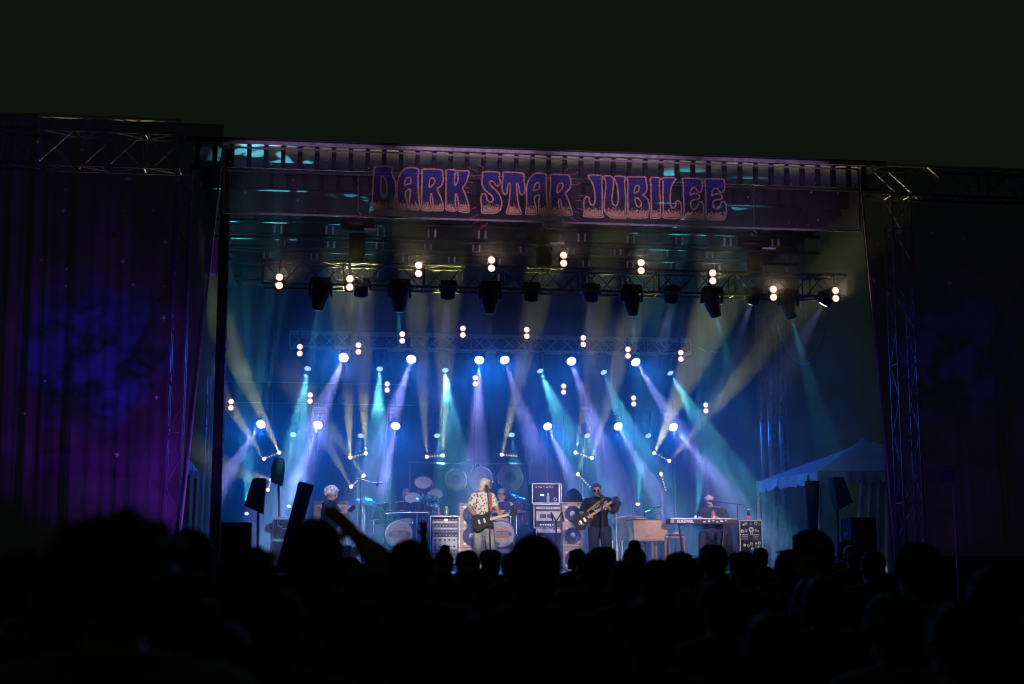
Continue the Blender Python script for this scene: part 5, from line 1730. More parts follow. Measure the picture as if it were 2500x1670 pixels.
# --------------------------------------------------- LED bars with two lit end cells that throw narrow yellow beams
def led_bar(p0, p1, Y, label, targets, power, lit=(True, True), col=YEL, angle=6.0):
    a, b = W(*p0, Y), W(*p1, Y)
    c = (a + b) / 2
    root = thing('led_bar', label, 'stage light', c, 0, 'tilting LED bars by the backdrop')
    d = (b - a)
    L_ = d.length
    ax = d.normalized()
    rot = Vector((1, 0, 0)).rotation_difference(ax).to_matrix()
    obj('housing', MB().box((0, 0.05, 0), (L_ + 0.12, 0.09, 0.075), rot, 0.012), 'black_metal', root)
    obj('bracket', MB().cyl((0, 0.09, 0), (0, 0.16, -0.12), 0.014, n=8), 'black_metal', root)
    obj('stand_pipe', MB().cyl((0, 0.16, DECK - c.z), (0, 0.16, 0.1), 0.02, n=8), 'dark_aluminium', root)
    for i in range(7):
        p = a - c + d * (i / 6)
        on = (i == 0 and lit[0]) or (i == 6 and lit[1])
        r = 0.045 if on else 0.021
        obj('cell', MB().lathe([(r, 0.0), (r * 0.7, 0.012), (0, 0.016)], p + Vector((0, 0.002, 0)), (0, -1, 0), 12), 'lens_amber' if on else 'lens_amber_dim', root)
    for s, t, on in zip((a, b), targets, lit):
        if on and power:
            aim = W(*t) - s
            spot(root, s + Vector((0, -0.06, 0)), aim, power, col, angle, 0.4, 0.03, 'beam')
    return root


PY = 4300.0
bars = [
    ((645, 1120), (682, 1105), ((150, 345, 23.9), (330, 345, 23.9)), (True, True), 'upper row, far left'),
    ((855, 1117), (893, 1107), ((835, 600, 24.0), (872, 590, 24.0)), (True, True), 'upper row, above the left boom stand'),
    ((1042, 1115), (1081, 1112), ((1000, 530, 24.0), (1090, 600, 24.0)), (True, True), 'upper row, above the large white rack tom'),
    ((1225, 1110), (1260, 1114), ((1340, 600, 24.0), (1300, 300, 24.0)), (True, False), 'upper row, above the right hanging drum'),
    ((1405, 1105), (1445, 1118), ((1495, 535, 24.0), (1590, 620, 24.0)), (True, True), 'upper row, above the right guitarist'),
    ((1597, 1106), (1634, 1125), ((1790, 650, 24.0), (2230, 430, 24.0)), (True, True), 'upper row, far right'),
    ((654, 1196), (662, 1172), ((460, 1080, 24.5), (500, 1130, 24.5)), (True, True), 'lower row, behind the pole speakers at left'),
    ((857, 1188), (888, 1161), ((755, 1000, 26.0), (700, 900, 24.0)), (True, True), 'lower row, beside the left bass player'),
    ((1411, 1158), (1440, 1188), ((1500, 800, 24.5), (1600, 900, 24.5)), (True, False), 'lower row, left of the right guitarist head'),
    ((1614, 1157), (1625, 1196), ((1900, 760, 24.5), (2050, 900, 24.5)), (True, False), 'lower row, left of the keyboard player'),
]
for i, (p0, p1, tg, lit, w_) in enumerate(bars):
    led_bar(p0, p1, 33.8, 'dotted LED bar with bright ends, ' + w_, tg, (PY * (1.1 if i in (0, 5) else 1.0) if i < 6 else PY * 0.5) * (0.5 if i == 6 else 1), lit, angle=(7.0 if i in (0, 5) else 4.6) if i < 6 else 3.5)
# small floor spots that throw patterned cyan light up onto the roof
fl = [(602, 1254, (640, 470, 26.0), 1.0), (705, 1236, (900, 490, 27.0), 0.8), (1557, 1231, (1640, 500, 26.5), 0.9), (1700, 1262, (1800, 470, 26.5), 0.8)]
for i, (px, py, t, k) in enumerate(fl):
    a = W(px, py, 33.5)
    spot_head(a, W(*t) - a, DECK, ['floor spot with small pale lens at far left of the stage', 'floor spot with small pale lens beside the black cylinder', 'floor spot with small pale lens behind the organ', 'floor spot behind the keyboard player'][i], 'floor spots at the back', 4500 * k, r=0.05, size=0.6, col=CYAN, angle=12, lensmat='lens_greenish', pattern='wave')
# ------------------------------------------------------------------ people
nmat('skin', (0.55, 0.30, 0.22), 0.55, 0, 0.12, 12)
nmat('hair_white', (0.72, 0.66, 0.58), 0.75, 0, 0.3, 40)
nmat('hair_grey', (0.26, 0.23, 0.22), 0.75, 0, 0.35, 40)
nmat('hair_dark', (0.07, 0.05, 0.04), 0.7, 0, 0.35, 40)
nmat('beard_grey', (0.38, 0.33, 0.30), 0.8, 0, 0.3, 60)
nmat('denim', (0.20, 0.24, 0.32), 0.85, 0, 0.4, 7, col2=(0.42, 0.44, 0.48))
nmat('dark_denim', (0.03, 0.045, 0.09), 0.85, 0, 0.3, 9)
nmat('navy_tee', (0.012, 0.018, 0.05), 0.9, 0, 0.3, 9)
nmat('black_tee', (0.015, 0.015, 0.018), 0.9, 0, 0.3, 9)
nmat('grey_tee', (0.40, 0.42, 0.44), 0.9, 0, 0.35, 18)
nmat('pale_tee', (0.46, 0.42, 0.50), 0.9, 0, 0.15, 9)
nmat('dark_shirt', (0.03, 0.03, 0.035), 0.9, 0, 0.4, 25)
nmat('rust_tee', (0.36, 0.14, 0.10), 0.9, 0, 0.3, 12)
nmat('shoe', (0.03, 0.028, 0.027), 0.6, 0, 0.2)
nmat('headband', (0.46, 0.45, 0.56), 0.85, 0, 0.25, 30)
nmat('white_cap', (0.66, 0.64, 0.64), 0.8, 0, 0.1)
# shirt scattered with small coloured figures
ps = nmat('print_shirt', (0.70, 0.66, 0.60), 0.9, 0, 0.1, 6)
N, L = ps.node_tree.nodes, ps.node_tree.links
vo = N.new('ShaderNodeTexVoronoi'); vo.inputs['Scale'].default_value = 22
tcn = N.new('ShaderNodeTexCoord'); L.new(tcn.outputs['Object'], vo.inputs['Vector'])
th = N.new('ShaderNodeMapRange'); th.inputs['From Min'].default_value = 0.42; th.inputs['From Max'].default_value = 0.36
L.new(vo.outputs['Distance'], th.inputs['Value'])
hs = N.new('ShaderNodeHueSaturation'); hs.inputs['Saturation'].default_value = 0.75; hs.inputs['Value'].default_value = 0.22
L.new(vo.outputs['Color'], hs.inputs['Color'])
mxn = N.new('ShaderNodeMix'); mxn.data_type = 'RGBA'
L.new(th.outputs['Result'], mxn.inputs['Factor'])
mxn.inputs['A'].default_value = (0.70, 0.66, 0.60, 1)
L.new(hs.outputs['Color'], mxn.inputs['B'])
L.new(mxn.outputs['Result'], N['Principled BSDF'].inputs['Base Color'])
nmat('strap_red', (0.55, 0.10, 0.07), 0.8, 0, 0.4, 30)
nmat('guitar_green', (0.008, 0.022, 0.02), 0.4, 0, 0.3, 5, spec=0.06)
nmat('guitar_brown', (0.05, 0.018, 0.009), 0.4, 0, 0.5, 5, spec=0.08)
nmat('guitar_black', (0.010, 0.010, 0.012), 0.4, 0, 0.2, spec=0.08)
nmat('maple', (0.50, 0.32, 0.16), 0.4, 0, 0.2, 8)


def remesh_obj(name, prims, vox, mat, parent, inflate=0.0, smooth=4, rough=0.0):
    """fuse rounded pieces into one continuous skin"""
    mb = MB()
    for p in prims:
        if p[0] == 'c':
            _, a, b, ra, rb = p[:5]
            a, b = Vector(a), Vector(b)
            ra, rb = ra + inflate, rb + inflate
            d = b - a
            if d.length < 1e-5:
                mb.ell(a, (ra, ra, ra), None, 12, 8)
                continue
            ax = d.normalized()
            prof = []
            for i in range(5):
                t = -math.pi / 2 + (math.pi / 2) * i / 4
                prof.append((max(1e-6, ra * math.cos(t)), ra * math.sin(t)))
            for i in range(5):
                t = (math.pi / 2) * i / 4
                prof.append((max(1e-6, rb * math.cos(t)), d.length + rb * math.sin(t)))
            mb.lathe(prof, a, ax, 12)
        else:
            _, c, r, rot = p[:4]
            mb.ell(c, tuple(x + inflate for x in r), rot, 16, 10)
    me = mb.mesh('tmp')
    o = bpy.data.objects.new('tmp', me)
    COL.objects.link(o)
    m = o.modifiers.new('r', 'REMESH'); m.mode = 'VOXEL'; m.voxel_size = vox; m.use_smooth_shade = True
    if smooth:
        s = o.modifiers.new('s', 'SMOOTH'); s.factor = 0.5; s.iterations = smooth
    bpy.context.view_layer.update()
    out = bpy.data.meshes.new_from_object(o.evaluated_get(bpy.context.evaluated_depsgraph_get()))
    bpy.data.objects.remove(o); bpy.data.meshes.remove(me)
    out.materials.clear()
    out.name = name
    if rough:
        nv = len(out.vertices)
        co = np.empty(nv * 3); out.vertices.foreach_get('co', co); co = co.reshape(-1, 3)
        no = np.empty(nv * 3); out.vertices.foreach_get('normal', no); no = no.reshape(-1, 3)
        w = np.sin(co[:, 0] * 95) * np.sin(co[:, 1] * 83 + 1) * np.sin(co[:, 2] * 71 + 2) + 0.6 * np.sin(co[:, 0] * 190 + co[:, 2] * 140) * np.sin(co[:, 1] * 170)
        co += no * (w * rough)[:, None]
        out.vertices.foreach_set('co', co.ravel())
        out.update()
    return obj(name, out, mat, parent)


def basis(f, u=(0, 0, 1)):
    """rotation with local -y along f and local z near u"""
    f = Vector(f).normalized()
    z = Vector(u).normalized()
    y = -f
    x = y.cross(z).normalized()
    z = x.cross(y).normalized()
    return Matrix((x, y, z)).transposed()


def hand_prims(wr, d, n, curl=0.9, s=1.0, spread=0.0, thumb=1):
    """palm, four bent fingers of unequal length and a thumb leaving its side"""
    d = Vector(d).normalized()
    n = Vector(n)
    n = (n - d * n.dot(d)).normalized()
    x = d.cross(n)
    P = []
    pc = Vector(wr) + d * 0.05 * s
    rot = Matrix((x, d, n)).transposed()
    P.append(('e', pc, (0.040 * s, 0.050 * s, 0.017 * s), rot))
    P.append(('c', wr, pc, 0.026 * s, 0.024 * s))
    for k, (ox, ln) in enumerate(((-0.030, 0.060), (-0.010, 0.072), (0.011, 0.068), (0.030, 0.052))):
        b = Vector(wr) + d * 0.092 * s + x * ox * s
        dd = (d + x * ox * 8 * spread).normalized()
        c1 = curl * 0.6
        m_ = b + (dd * math.cos(c1) + n * math.sin(c1)) * ln * 0.55 * s
        c2 = curl * 1.7
        e = m_ + (dd * math.cos(c2) + n * math.sin(c2)) * ln * 0.55 * s
        P.append(('c', b, m_, 0.0098 * s, 0.009 * s)); P.append(('c', m_, e, 0.009 * s, 0.0078 * s))
    tb = Vector(wr) + d * 0.03 * s + x * (0.036 * thumb * s)
    t1 = tb + (d * 0.6 + x * 0.75 * thumb + n * 0.3).normalized() * 0.04 * s
    t2 = t1 + (d * 0.9 + x * 0.2 * thumb + n * 0.5 * curl).normalized() * 0.032 * s
    P.append(('c', tb, t1, 0.012 * s, 0.010 * s)); P.append(('c', t1, t2, 0.010 * s, 0.008 * s))
    return P


def body_parts(J, face, fat=1.0, sleeve=0.55, trouser=1.0, head_up=(0, 0, 1), hands=None):
    """returns lists of rounded pieces: body, shirt, trousers, shoes, and head frame"""
    V = {k: Vector(v) for k, v in J.items()}
    hb = basis(face, head_up)
    Hc = V['head']
    hl = lambda x, y, z: Hc + hb @ Vector((x, y, z))
    B = [('e', hl(0, 0.008, 0.02), (0.076, 0.096, 0.098), hb), ('e', hl(0, -0.028, -0.055), (0.056, 0.066, 0.062), hb), ('e', hl(0, -0.05, -0.09), (0.03, 0.03, 0.022), hb),
         ('c', hl(0, -0.094, 0.012), hl(0, -0.116, -0.025), 0.010, 0.015), ('e', hl(0, -0.088, 0.03), (0.05, 0.014, 0.012), hb),
         ('e', hl(0, -0.092, -0.058), (0.026, 0.012, 0.010), hb),
         ('e', hl(0.078, 0.012, -0.01), (0.012, 0.022, 0.034), hb), ('e', hl(-0.078, 0.012, -0.01), (0.012, 0.022, 0.034), hb)]
    B.append(('c', V['neck'] - Vector((0, 0, 0.03)), hl(0, 0.02, -0.06), 0.060, 0.054))
    sx = (V['shR'] - V['shL']).normalized()
    up = (V['neck'] - V['pelvis']).normalized()
    fy = sx.cross(up).normalized()
    up2 = fy.cross(sx) if fy.cross(sx).z > 0 else -fy.cross(sx)
    tb = Matrix((sx, up2.cross(sx), up2)).transposed()
    mid = V['pelvis'].lerp(V['neck'], 0.62)
    bel = V['pelvis'].lerp(V['neck'], 0.30)
    T = [('e', mid, (0.165 * fat, 0.112 * fat, 0.20), tb), ('e', bel, (0.150 * fat, 0.118 * fat * fat, 0.17), tb)]
    SH = [('c', V['neck'] - Vector((0, 0, .03)), V['shL'], 0.062, 0.066 * fat), ('c', V['neck'] - Vector((0, 0, .03)), V['shR'], 0.062, 0.066 * fat)]
    PV = [('e', V['pelvis'], (0.162 * fat, 0.125 * fat, 0.13), tb)]
    arms, slv = [], []
    for s in 'LR':
        a, b, c = V['sh' + s], V['el' + s], V['wr' + s]
        arms += [('c', a, b, 0.054 * fat, 0.043 * fat), ('c', b, b.lerp(c, 0.4), 0.042 * fat, 0.043 * fat), ('c', b.lerp(c, 0.4), c, 0.043 * fat, 0.029)]
        if sleeve <= 1:
            slv.append(('c', a, a.lerp(b, sleeve), 0.058 * fat, 0.056 * fat))
        else:
            slv += [('c', a, b, 0.056 * fat, 0.047 * fat), ('c', b, b.lerp(c, sleeve - 1), 0.046 * fat, 0.040 * fat)]
        hd = (hands or {}).get(s)
        if hd:
            arms += hand_prims(c, *hd)
        else:
            arms += hand_prims(c, (c - b).normalized(), (0, -1, 0.2), 0.5, 1.0, 0, 1 if s == 'L' else -1)
    legs, trs, shoes = [], [], []
    for s in 'LR':
        a, b, c = V['hip' + s], V['kn' + s], V['an' + s]
        legs += [('c', a, b, 0.090 * fat, 0.060), ('c', b, b.lerp(c, 0.35), 0.058, 0.058), ('c', b.lerp(c, 0.35), c, 0.058, 0.038)]
        if trouser >= 1:
            trs += [('c', a, b, 0.096 * fat, 0.070), ('c', b, c + Vector((0, 0, 0.02)), 0.069, 0.060)]
        else:
            trs += [('c', a, a.lerp(b, min(1, trouser * 1.2)), 0.10 * fat, 0.088)]
        shoes += [('c', c + Vector((0, 0.03, -0.045)), c + Vector((0, -0.14, -0.055)), 0.040, 0.034)]
        legs += [('c', c, c + Vector((0, -0.10, -0.05)), 0.036, 0.03)]
    body = B + T + SH + PV + arms + legs
    shirt = T + SH + slv + [('e', V['pelvis'].lerp(V['neck'], 0.10), (0.158 * fat, 0.128 * fat, 0.11), tb)]
    return body, shirt, PV + trs, shoes, hl, hb


def eyes(root, hl, parent):
    for s in (-1, 1):
        obj('eye', MB().ell(hl(s * 0.031, -0.083, 0.010), (0.012, 0.010, 0.008), None, 8, 6), 'lens_dark', parent)


def performer(label, px, Y, joints, face, z=DECK, shirt='grey_tee', trousers='dark_denim', hair='hair_grey', hairf=None, fat=1.0, sleeve=0.55, trouser=1.0, hands=None, extra=None, up=(0, 0, 1)):
    root = thing('person', label, 'person', floor_at(px, Y, z), 0, 'musicians on the stage')
    O = Vector(root.location)
    J = {k: W(v[0], v[1], Y + (v[2] if len(v) > 2 else 0)) - O for k, v in joints.items()}
    body, sh, tr, so, hl, hb = body_parts(J, face, fat, sleeve, trouser, up, hands)
    bo = remesh_obj('body', body, 0.009, 'skin', root, smooth=2)
    eyes(root, hl, bo)
    remesh_obj('shirt', sh, 0.014, shirt, root, 0.014, 3, 0.002)
    remesh_obj('trousers', tr, 0.014, trousers, root, 0.010, 3, 0.002)
    remesh_obj('shoes', so, 0.012, 'shoe', root, 0.008, 2)
    if hairf:
        remesh_obj('hair', hairf(hl, hb), 0.008, hair, root, 0.0, 1, 0.004)
    if extra:
        extra(root, hl, hb, J)
    return root, J


def hair_short(hl, hb, k=1.0):
    return [('e', hl(0, 0.028, 0.038), (0.086 * k, 0.098 * k, 0.096 * k), hb), ('e', hl(0, 0.07, -0.02), (0.075 * k, 0.052 * k, 0.085 * k), hb), ('e', hl(0, -0.05, 0.10), (0.06, 0.04, 0.026), hb)]


def hair_bob(hl, hb):
    return hair_short(hl, hb, 1.06) + [('e', hl(0.078, 0.01, -0.02), (0.022, 0.05, 0.075), hb), ('e', hl(-0.078, 0.01, -0.02), (0.022, 0.05, 0.075), hb), ('e', hl(0, 0.08, -0.06), (0.075, 0.045, 0.07), hb)]


def hair_curly(hl, hb):
    r_ = random.Random(5)
    P = [('e', hl(0, 0.02, 0.05), (0.105, 0.115, 0.10), hb)]
    for _ in range(80):
        a, b = r_.uniform(0, 2 * math.pi), r_.uniform(-0.85, 1.4)
        v = Vector((math.cos(a) * math.cos(b), math.sin(a) * math.cos(b), math.sin(b)))
        if v.y < -0.15 and v.z < 0.45:
            continue
        q_ = r_.uniform(0.95, 1.18)
        P.append(('e', hl(v.x * 0.118 * q_, 0.025 + v.y * 0.12 * q_, 0.03 + v.z * 0.11 * q_), (r_.uniform(0.018, 0.028),) * 3, hb))
    return P


def beard(col):
    def f(root, hl, hb, J):
        remesh_obj('beard', [('e', hl(0, -0.055, -0.082), (0.056, 0.05, 0.048), hb), ('e', hl(0, -0.09, -0.045), (0.035, 0.018, 0.012), hb)], 0.010, col, root, 0, 2, 0.003)
    return f


# singer
def singer_extra(root, hl, hb, J):
    beard('beard_grey')(root, hl, hb, J)


sing, JS = performer('singer with white hair and patterned shirt playing a dark guitar', 1182, 25.6, dict(
    head=(1184, 1186), neck=(1178, 1205), shL=(1157, 1213), shR=(1200, 1213), elL=(1147, 1241, 0.05), wrL=(1163, 1262, -0.18), elR=(1213, 1241, 0.0), wrR=(1220, 1260, -0.20),
    pelvis=(1180, 1284), hipL=(1168, 1289), hipR=(1192, 1289), knL=(1166, 1335, -0.06), knR=(1199, 1335, -0.04), anL=(1163, 1386), anR=(1206, 1386)),
    (0.55, -0.8, -0.18), shirt='print_shirt', trousers='denim', hair='hair_white', hairf=hair_bob, extra=singer_extra, sleeve=0.62,
    hands={'L': ((0.85, -0.3, -0.15), (0.2, 0.6, -0.5), 0.8), 'R': ((0.3, -0.4, 0.55), (-0.5, 0.8, 0.1), 1.2)})


def guitar(label, body_c, head_end, Y, mat, style, shoulder, hip, face_n=(0.05, -1, 0.12), scale=1.0, bass=False, strap='strap_red', guard=None):
    """solid guitar: shaped body, pickups, neck, headstock with tuners, strap"""
    c, e = W(*body_c), W(*head_end)
    ax = (e - c).normalized()
    n = Vector(face_n)
    n = (n - ax * n.dot(ax)).normalized()
    w = n.cross(ax).normalized()
    if w.z < 0:
        w = -w
    root = thing('electric_bass' if bass else 'electric_guitar', label, 'guitar', c, 0, 'guitars being played')
    P = lambda a, b, d=0.0: ax * (a * scale) + w * (b * scale) + n * d
    if style == 'double':
        sh = [(-0.22, 0.0), (-0.21, 0.09), (-0.15, 0.145), (-0.07, 0.145), (0.0, 0.11), (0.06, 0.115), (0.14, 0.15), (0.20, 0.135), (0.17, 0.10), (0.12, 0.055), (0.12, -0.04), (0.16, -0.09), (0.18, -0.13), (0.13, -0.145), (0.06, -0.115), (-0.01, -0.115), (-0.09, -0.16), (-0.17, -0.15), (-0.215, -0.09)]
    else:
        sh = [(-0.23, 0.0), (-0.22, 0.10), (-0.15, 0.165), (-0.05, 0.15), (0.02, 0.115), (0.09, 0.135), (0.155, 0.12), (0.165, 0.06), (0.14, 0.03), (0.14, -0.03), (0.175, -0.06), (0.15, -0.105), (0.08, -0.125), (0.02, -0.115), (-0.06, -0.155), (-0.15, -0.165), (-0.22, -0.10)]
    sh = rounded(sh, 2)
    k = len(sh)
    mb = MB()
    vs = [P(a, b, 0.022) for a, b in sh] + [P(a, b, -0.022) for a, b in sh]
    mb.add(vs, [tuple(range(k)), tuple(range(k, 2 * k))[::-1]])
    mb.add(vs, [(i, i + k, (i + 1) % k + k, (i + 1) % k) for i in range(k)])
    bo = obj('body', mb, mat, root)
    L_ = (e - c).length / scale
    nk = MB()
    q = [P(0.10, 0.026, 0.026), P(L_ - 0.16, 0.021, 0.026), P(L_ - 0.16, -0.021, 0.026), P(0.10, -0.026, 0.026), P(0.10, 0.026, 0.0), P(L_ - 0.16, 0.021, 0.004), P(L_ - 0.16, -0.021, 0.004), P(0.10, -0.026, 0.0)]
    nk.add(q, [(0, 1, 2, 3), (7, 6, 5, 4), (0, 4, 5, 1), (2, 6, 7, 3), (1, 5, 6, 2), (0, 3, 7, 4)])
    obj('neck', nk, 'maple', root)
    hd = [(L_ - 0.16, 0.021), (L_ - 0.12, 0.040), (L_ - 0.01, 0.045), (L_, 0.0), (L_ - 0.01, -0.045), (L_ - 0.12, -0.040), (L_ - 0.16, -0.021)]
    vs = [P(a, b, 0.020) for a, b in hd] + [P(a, b, 0.006) for a, b in hd]
    h = obj('headstock', MB().add(vs, [tuple(range(7)), tuple(range(7, 14))[::-1]] + [(i, i + 7, (i + 1) % 7 + 7, (i + 1) % 7) for i in range(7)]), mat, root)
    for i in range(4 if bass else 6):
        s_ = 1 if i % 2 else -1
        obj('tuner', MB().ell(P(L_ - 0.12 + 0.04 * (i // 2), s_ * 0.055, 0.012), (0.012, 0.012, 0.012), None, 8, 6), 'chrome', h)
    for a in (-0.08, 0.02):
        obj('pickup', MB().add([P(a - .018, .04, .028), P(a + .018, .04, .028), P(a + .018, -.04, .028), P(a - .018, -.04, .028)], [(0, 1, 2, 3)]), 'off_white' if guard else 'chrome', bo)
    obj('bridge', MB().cyl(P(-0.135, 0.04, 0.032), P(-0.135, -0.04, 0.032), 0.010 * scale, n=8), 'chrome', bo)
    if guard:
        g = [(a * 0.62 + 0.02, b * 0.62 - 0.02) for a, b in sh]
        obj('pickguard', MB().add([P(a, b, 0.0245) for a, b in g], [tuple(range(len(g)))]), guard, bo)
    for i in range(3):
        obj('knob', MB().lathe([(0.011, 0), (0.009, 0.016), (0, 0.016)], P(-0.13 + 0.03 * i, -0.10 + 0.012 * i, 0.022), n, 8), 'chrome', bo)
    sg = [P(-0.22, 0.0, 0.0), Vector(hip) - c, Vector(shoulder) - c, P(0.17, 0.11, 0.0)]
    st = MB()
    pts = [Vector(sg[0]), Vector(sg[0]).lerp(sg[1], 0.6) , Vector(sg[1]), (Vector(sg[1]) + Vector(sg[2])) / 2, Vector(sg[2]), Vector(sg[2]).lerp(Vector(sg[3]), 0.5) + n * 0.03, Vector(sg[3])]
    for i in range(len(pts) - 1):
        a, b = pts[i], pts[i + 1]
        wd = Vector((0.024, 0, 0)) if abs((b - a).normalized().x) < 0.75 else Vector((0, 0, 0.024))
        st.add([a - wd, a + wd, b + wd, b - wd], [(0, 1, 2, 3)])
    obj('strap', st, strap, root)
    return root


gs_sh = W(1203, 1209, 25.6 - 0.10)
guitar('dark green guitar held by the singer', (1180, 1272, 25.22), (1263, 1251, 25.22), 25.3, 'guitar_green', 'double', W(1198, 1208, 25.5), W(1160, 1262, 25.72), strap='strap_red', guard='guitar_black')

# right guitarist
def rg_extra(root, hl, hb, J):
    beard('beard_grey')(root, hl, hb, J)
    gl = MB()
    for s in (-1, 1):
        gl.lathe([(0.026, 0), (0.024, 0.008), (0, 0.008)], hl(s * 0.034, -0.096, 0.008), hb @ Vector((0, -1, 0)), 14)
    gl.cyl(hl(-0.012, -0.104, 0.012), hl(0.012, -0.104, 0.012), 0.004, n=6)
    for s in (-1, 1):
        gl.cyl(hl(s * 0.06, -0.095, 0.01), hl(s * 0.085, 0.02, 0.01), 0.004, n=6)
    obj('glasses', gl, 'lens_dark', root)
    c = J['pelvis'].lerp(J['neck'], 0.66)
    rr_ = random.Random(9)
    for i in range(12):
        x, z = rr_.uniform(-0.15, 0.13), rr_.uniform(-0.07, 0.07)
        obj('shirt_print', MB().box((c.x + x, c.y - 0.158, c.z + z), (rr_.uniform(.03, .07), 0.012, rr_.uniform(.01, .03)), Matrix.Rotation(rr_.uniform(-.4, .4), 3, 'Y')), 'print_white', root)
    obj('shirt_print', MB().lathe([(0.04, 0), (0.04, 0.012), (0, 0.012)], (c.x + 0.03, c.y - 0.16, c.z), (0, -1, 0), 14), 'print_orange', root)


rgt, JR = performer('guitarist with tied dark hair, glasses and black printed t-shirt', 1462, 26.3, dict(
    head=(1457, 1197), neck=(1461, 1217), shL=(1433, 1226), shR=(1490, 1225), elL=(1419, 1252, 0.05), wrL=(1430, 1262, -0.24), elR=(1497, 1250, -0.05), wrR=(1484, 1238, -0.26),
    pelvis=(1463, 1290), hipL=(1450, 1294), hipR=(1478, 1294), knL=(1449, 1340, -0.04), knR=(1482, 1340, -0.02), anL=(1446, 1386), anR=(1486, 1386)),
    (-0.25, -1, -0.2), shirt='black_tee', trousers='dark_denim', hair='hair_dark', hairf=lambda hl, hb: hair_short(hl, hb, 0.98) + [('c', hl(0, 0.1, -0.03), hl(0.02, 0.12, -0.16), 0.035, 0.025)], fat=1.07, sleeve=0.7, trouser=0.95, extra=rg_extra,
    hands={'L': ((0.7, -0.4, 0.1), (0.2, 0.6, -0.5), 0.8), 'R': ((-0.4, -0.3, 0.6), (0.5, 0.8, -0.1), 1.2)})
guitar('carved brown guitar held by the right guitarist', (1425, 1270, 25.88), (1509, 1215, 25.88), 25.9, 'guitar_brown', 'single', W(1474, 1216, 26.05), W(1432, 1268, 26.4), strap='maple', scale=0.9)

# left bass player, side on
bas, JB = performer('bass player with curly white hair and navy shirt turned sideways', 806, 27.0, dict(
    head=(811, 1207), neck=(804, 1224), shL=(797, 1233, -0.19), shR=(811, 1231, 0.17), elL=(805, 1259, -0.26), wrL=(826, 1268, -0.28), elR=(830, 1257, 0.05), wrR=(846, 1256, -0.18),
    pelvis=(796, 1298), hipL=(794, 1302, -0.1), hipR=(798, 1302, 0.1), knL=(796, 1343, -0.1), knR=(806, 1343, 0.1), anL=(790, 1388, -0.1), anR=(806, 1388, 0.1)),
    (0.9, -0.38, -0.35), shirt='navy_tee', trousers='dark_denim', hair='hair_white', hairf=hair_curly, fat=1.1, sleeve=0.6,
    hands={'L': ((0.8, 0.1, -0.2), (0, 0.4, -0.7), 0.8), 'R': ((0.3, -0.3, 0.6), (0.3, 0.8, 0), 1.1)})
guitar('dark bass held by the left player', (815, 1274, 26.62), (866, 1236, 26.62), 26.6, 'guitar_black', 'double', W(806, 1222, 26.85), W(792, 1262, 27.1), bass=True, strap='black_cloth', face_n=(0.35, -0.9, 0.1))

# drummers
drm, JD = performer('drummer with grey hair and pale t-shirt behind the left kit', 990, 31.7, dict(
    head=(992, 1207), neck=(990, 1226), shL=(970, 1233), shR=(1010, 1233), elL=(962, 1255, -0.05), wrL=(974, 1254, -0.34), elR=(1020, 1255, -0.05), wrR=(1008, 1252, -0.36),
    pelvis=(990, 1288), hipL=(981, 1290), hipR=(999, 1290), knL=(972, 1292, -0.45), knR=(1010, 1292, -0.45), anL=(974, 1328, -0.45), anR=(1008, 1328, -0.45)),
    (0.25, -1, -0.2), z=RISE, shirt='grey_tee', trousers='dark_denim', hair='hair_grey', hairf=hair_bob)


def cap_extra(root, hl, hb, J):
    cp = obj('cap', MB().lathe([(0.095, 0), (0.094, 0.05), (0.07, 0.09), (0, 0.10)], hl(0, 0.01, 0.045), hb @ Vector((0, 0.15, 1)), 20), 'white_cap', root)
    obj('brim', MB().lathe([(0.125, 0), (0.12, 0.008), (0.08, 0.012)], hl(0, 0.0, 0.045), hb @ Vector((0, 0.15, 1)), 20), 'white_cap', cp)


dr2, JD2 = performer('drummer in a white cap behind the right kit', 1228, 31.7, dict(
    head=(1226, 1208), neck=(1224, 1227), shL=(1206, 1235), shR=(1243, 1236), elL=(1198, 1256, -0.05), wrL=(1210, 1254, -0.34), elR=(1254, 1256, -0.05), wrR=(1248, 1253, -0.36),
    pelvis=(1226, 1288), hipL=(1217, 1290), hipR=(1235, 1290), knL=(1208, 1292, -0.45), knR=(1246, 1292, -0.45), anL=(1210, 1328, -0.45), anR=(1244, 1328, -0.45)),
    (0.9, -0.6, -0.15), z=RISE, shirt='pale_tee', trousers='dark_denim', hair='hair_grey', hairf=hair_short, extra=cap_extra)
for lab, px in (('drum stool under the left drummer', 990), ('drum stool under the right drummer', 1226)):
    st = thing('drum_stool', lab, 'stool', floor_at(px, 31.75, RISE), 0, 'drum stools')
    zt = zpx(px, 1300, 31.75) - RISE
    obj('seat', MB().lathe([(0.16, zt - 0.1), (0.17, zt - 0.06), (0.15, zt - 0.03), (0, zt - 0.03)], (0, 0, 0), (0, 0, 1), 20), 'black_cloth', st)
    obj('post', MB().cyl((0, 0, 0.02), (0, 0, max(0.1, zt - 0.1)), 0.02, n=8), 'chrome', st)
    for i in range(3):
        a = 2 * math.pi * i / 3
        obj('leg', MB().cyl((0, 0, 0.18), (0.22 * math.cos(a), 0.22 * math.sin(a), 0.01), 0.012, n=6), 'chrome', st)


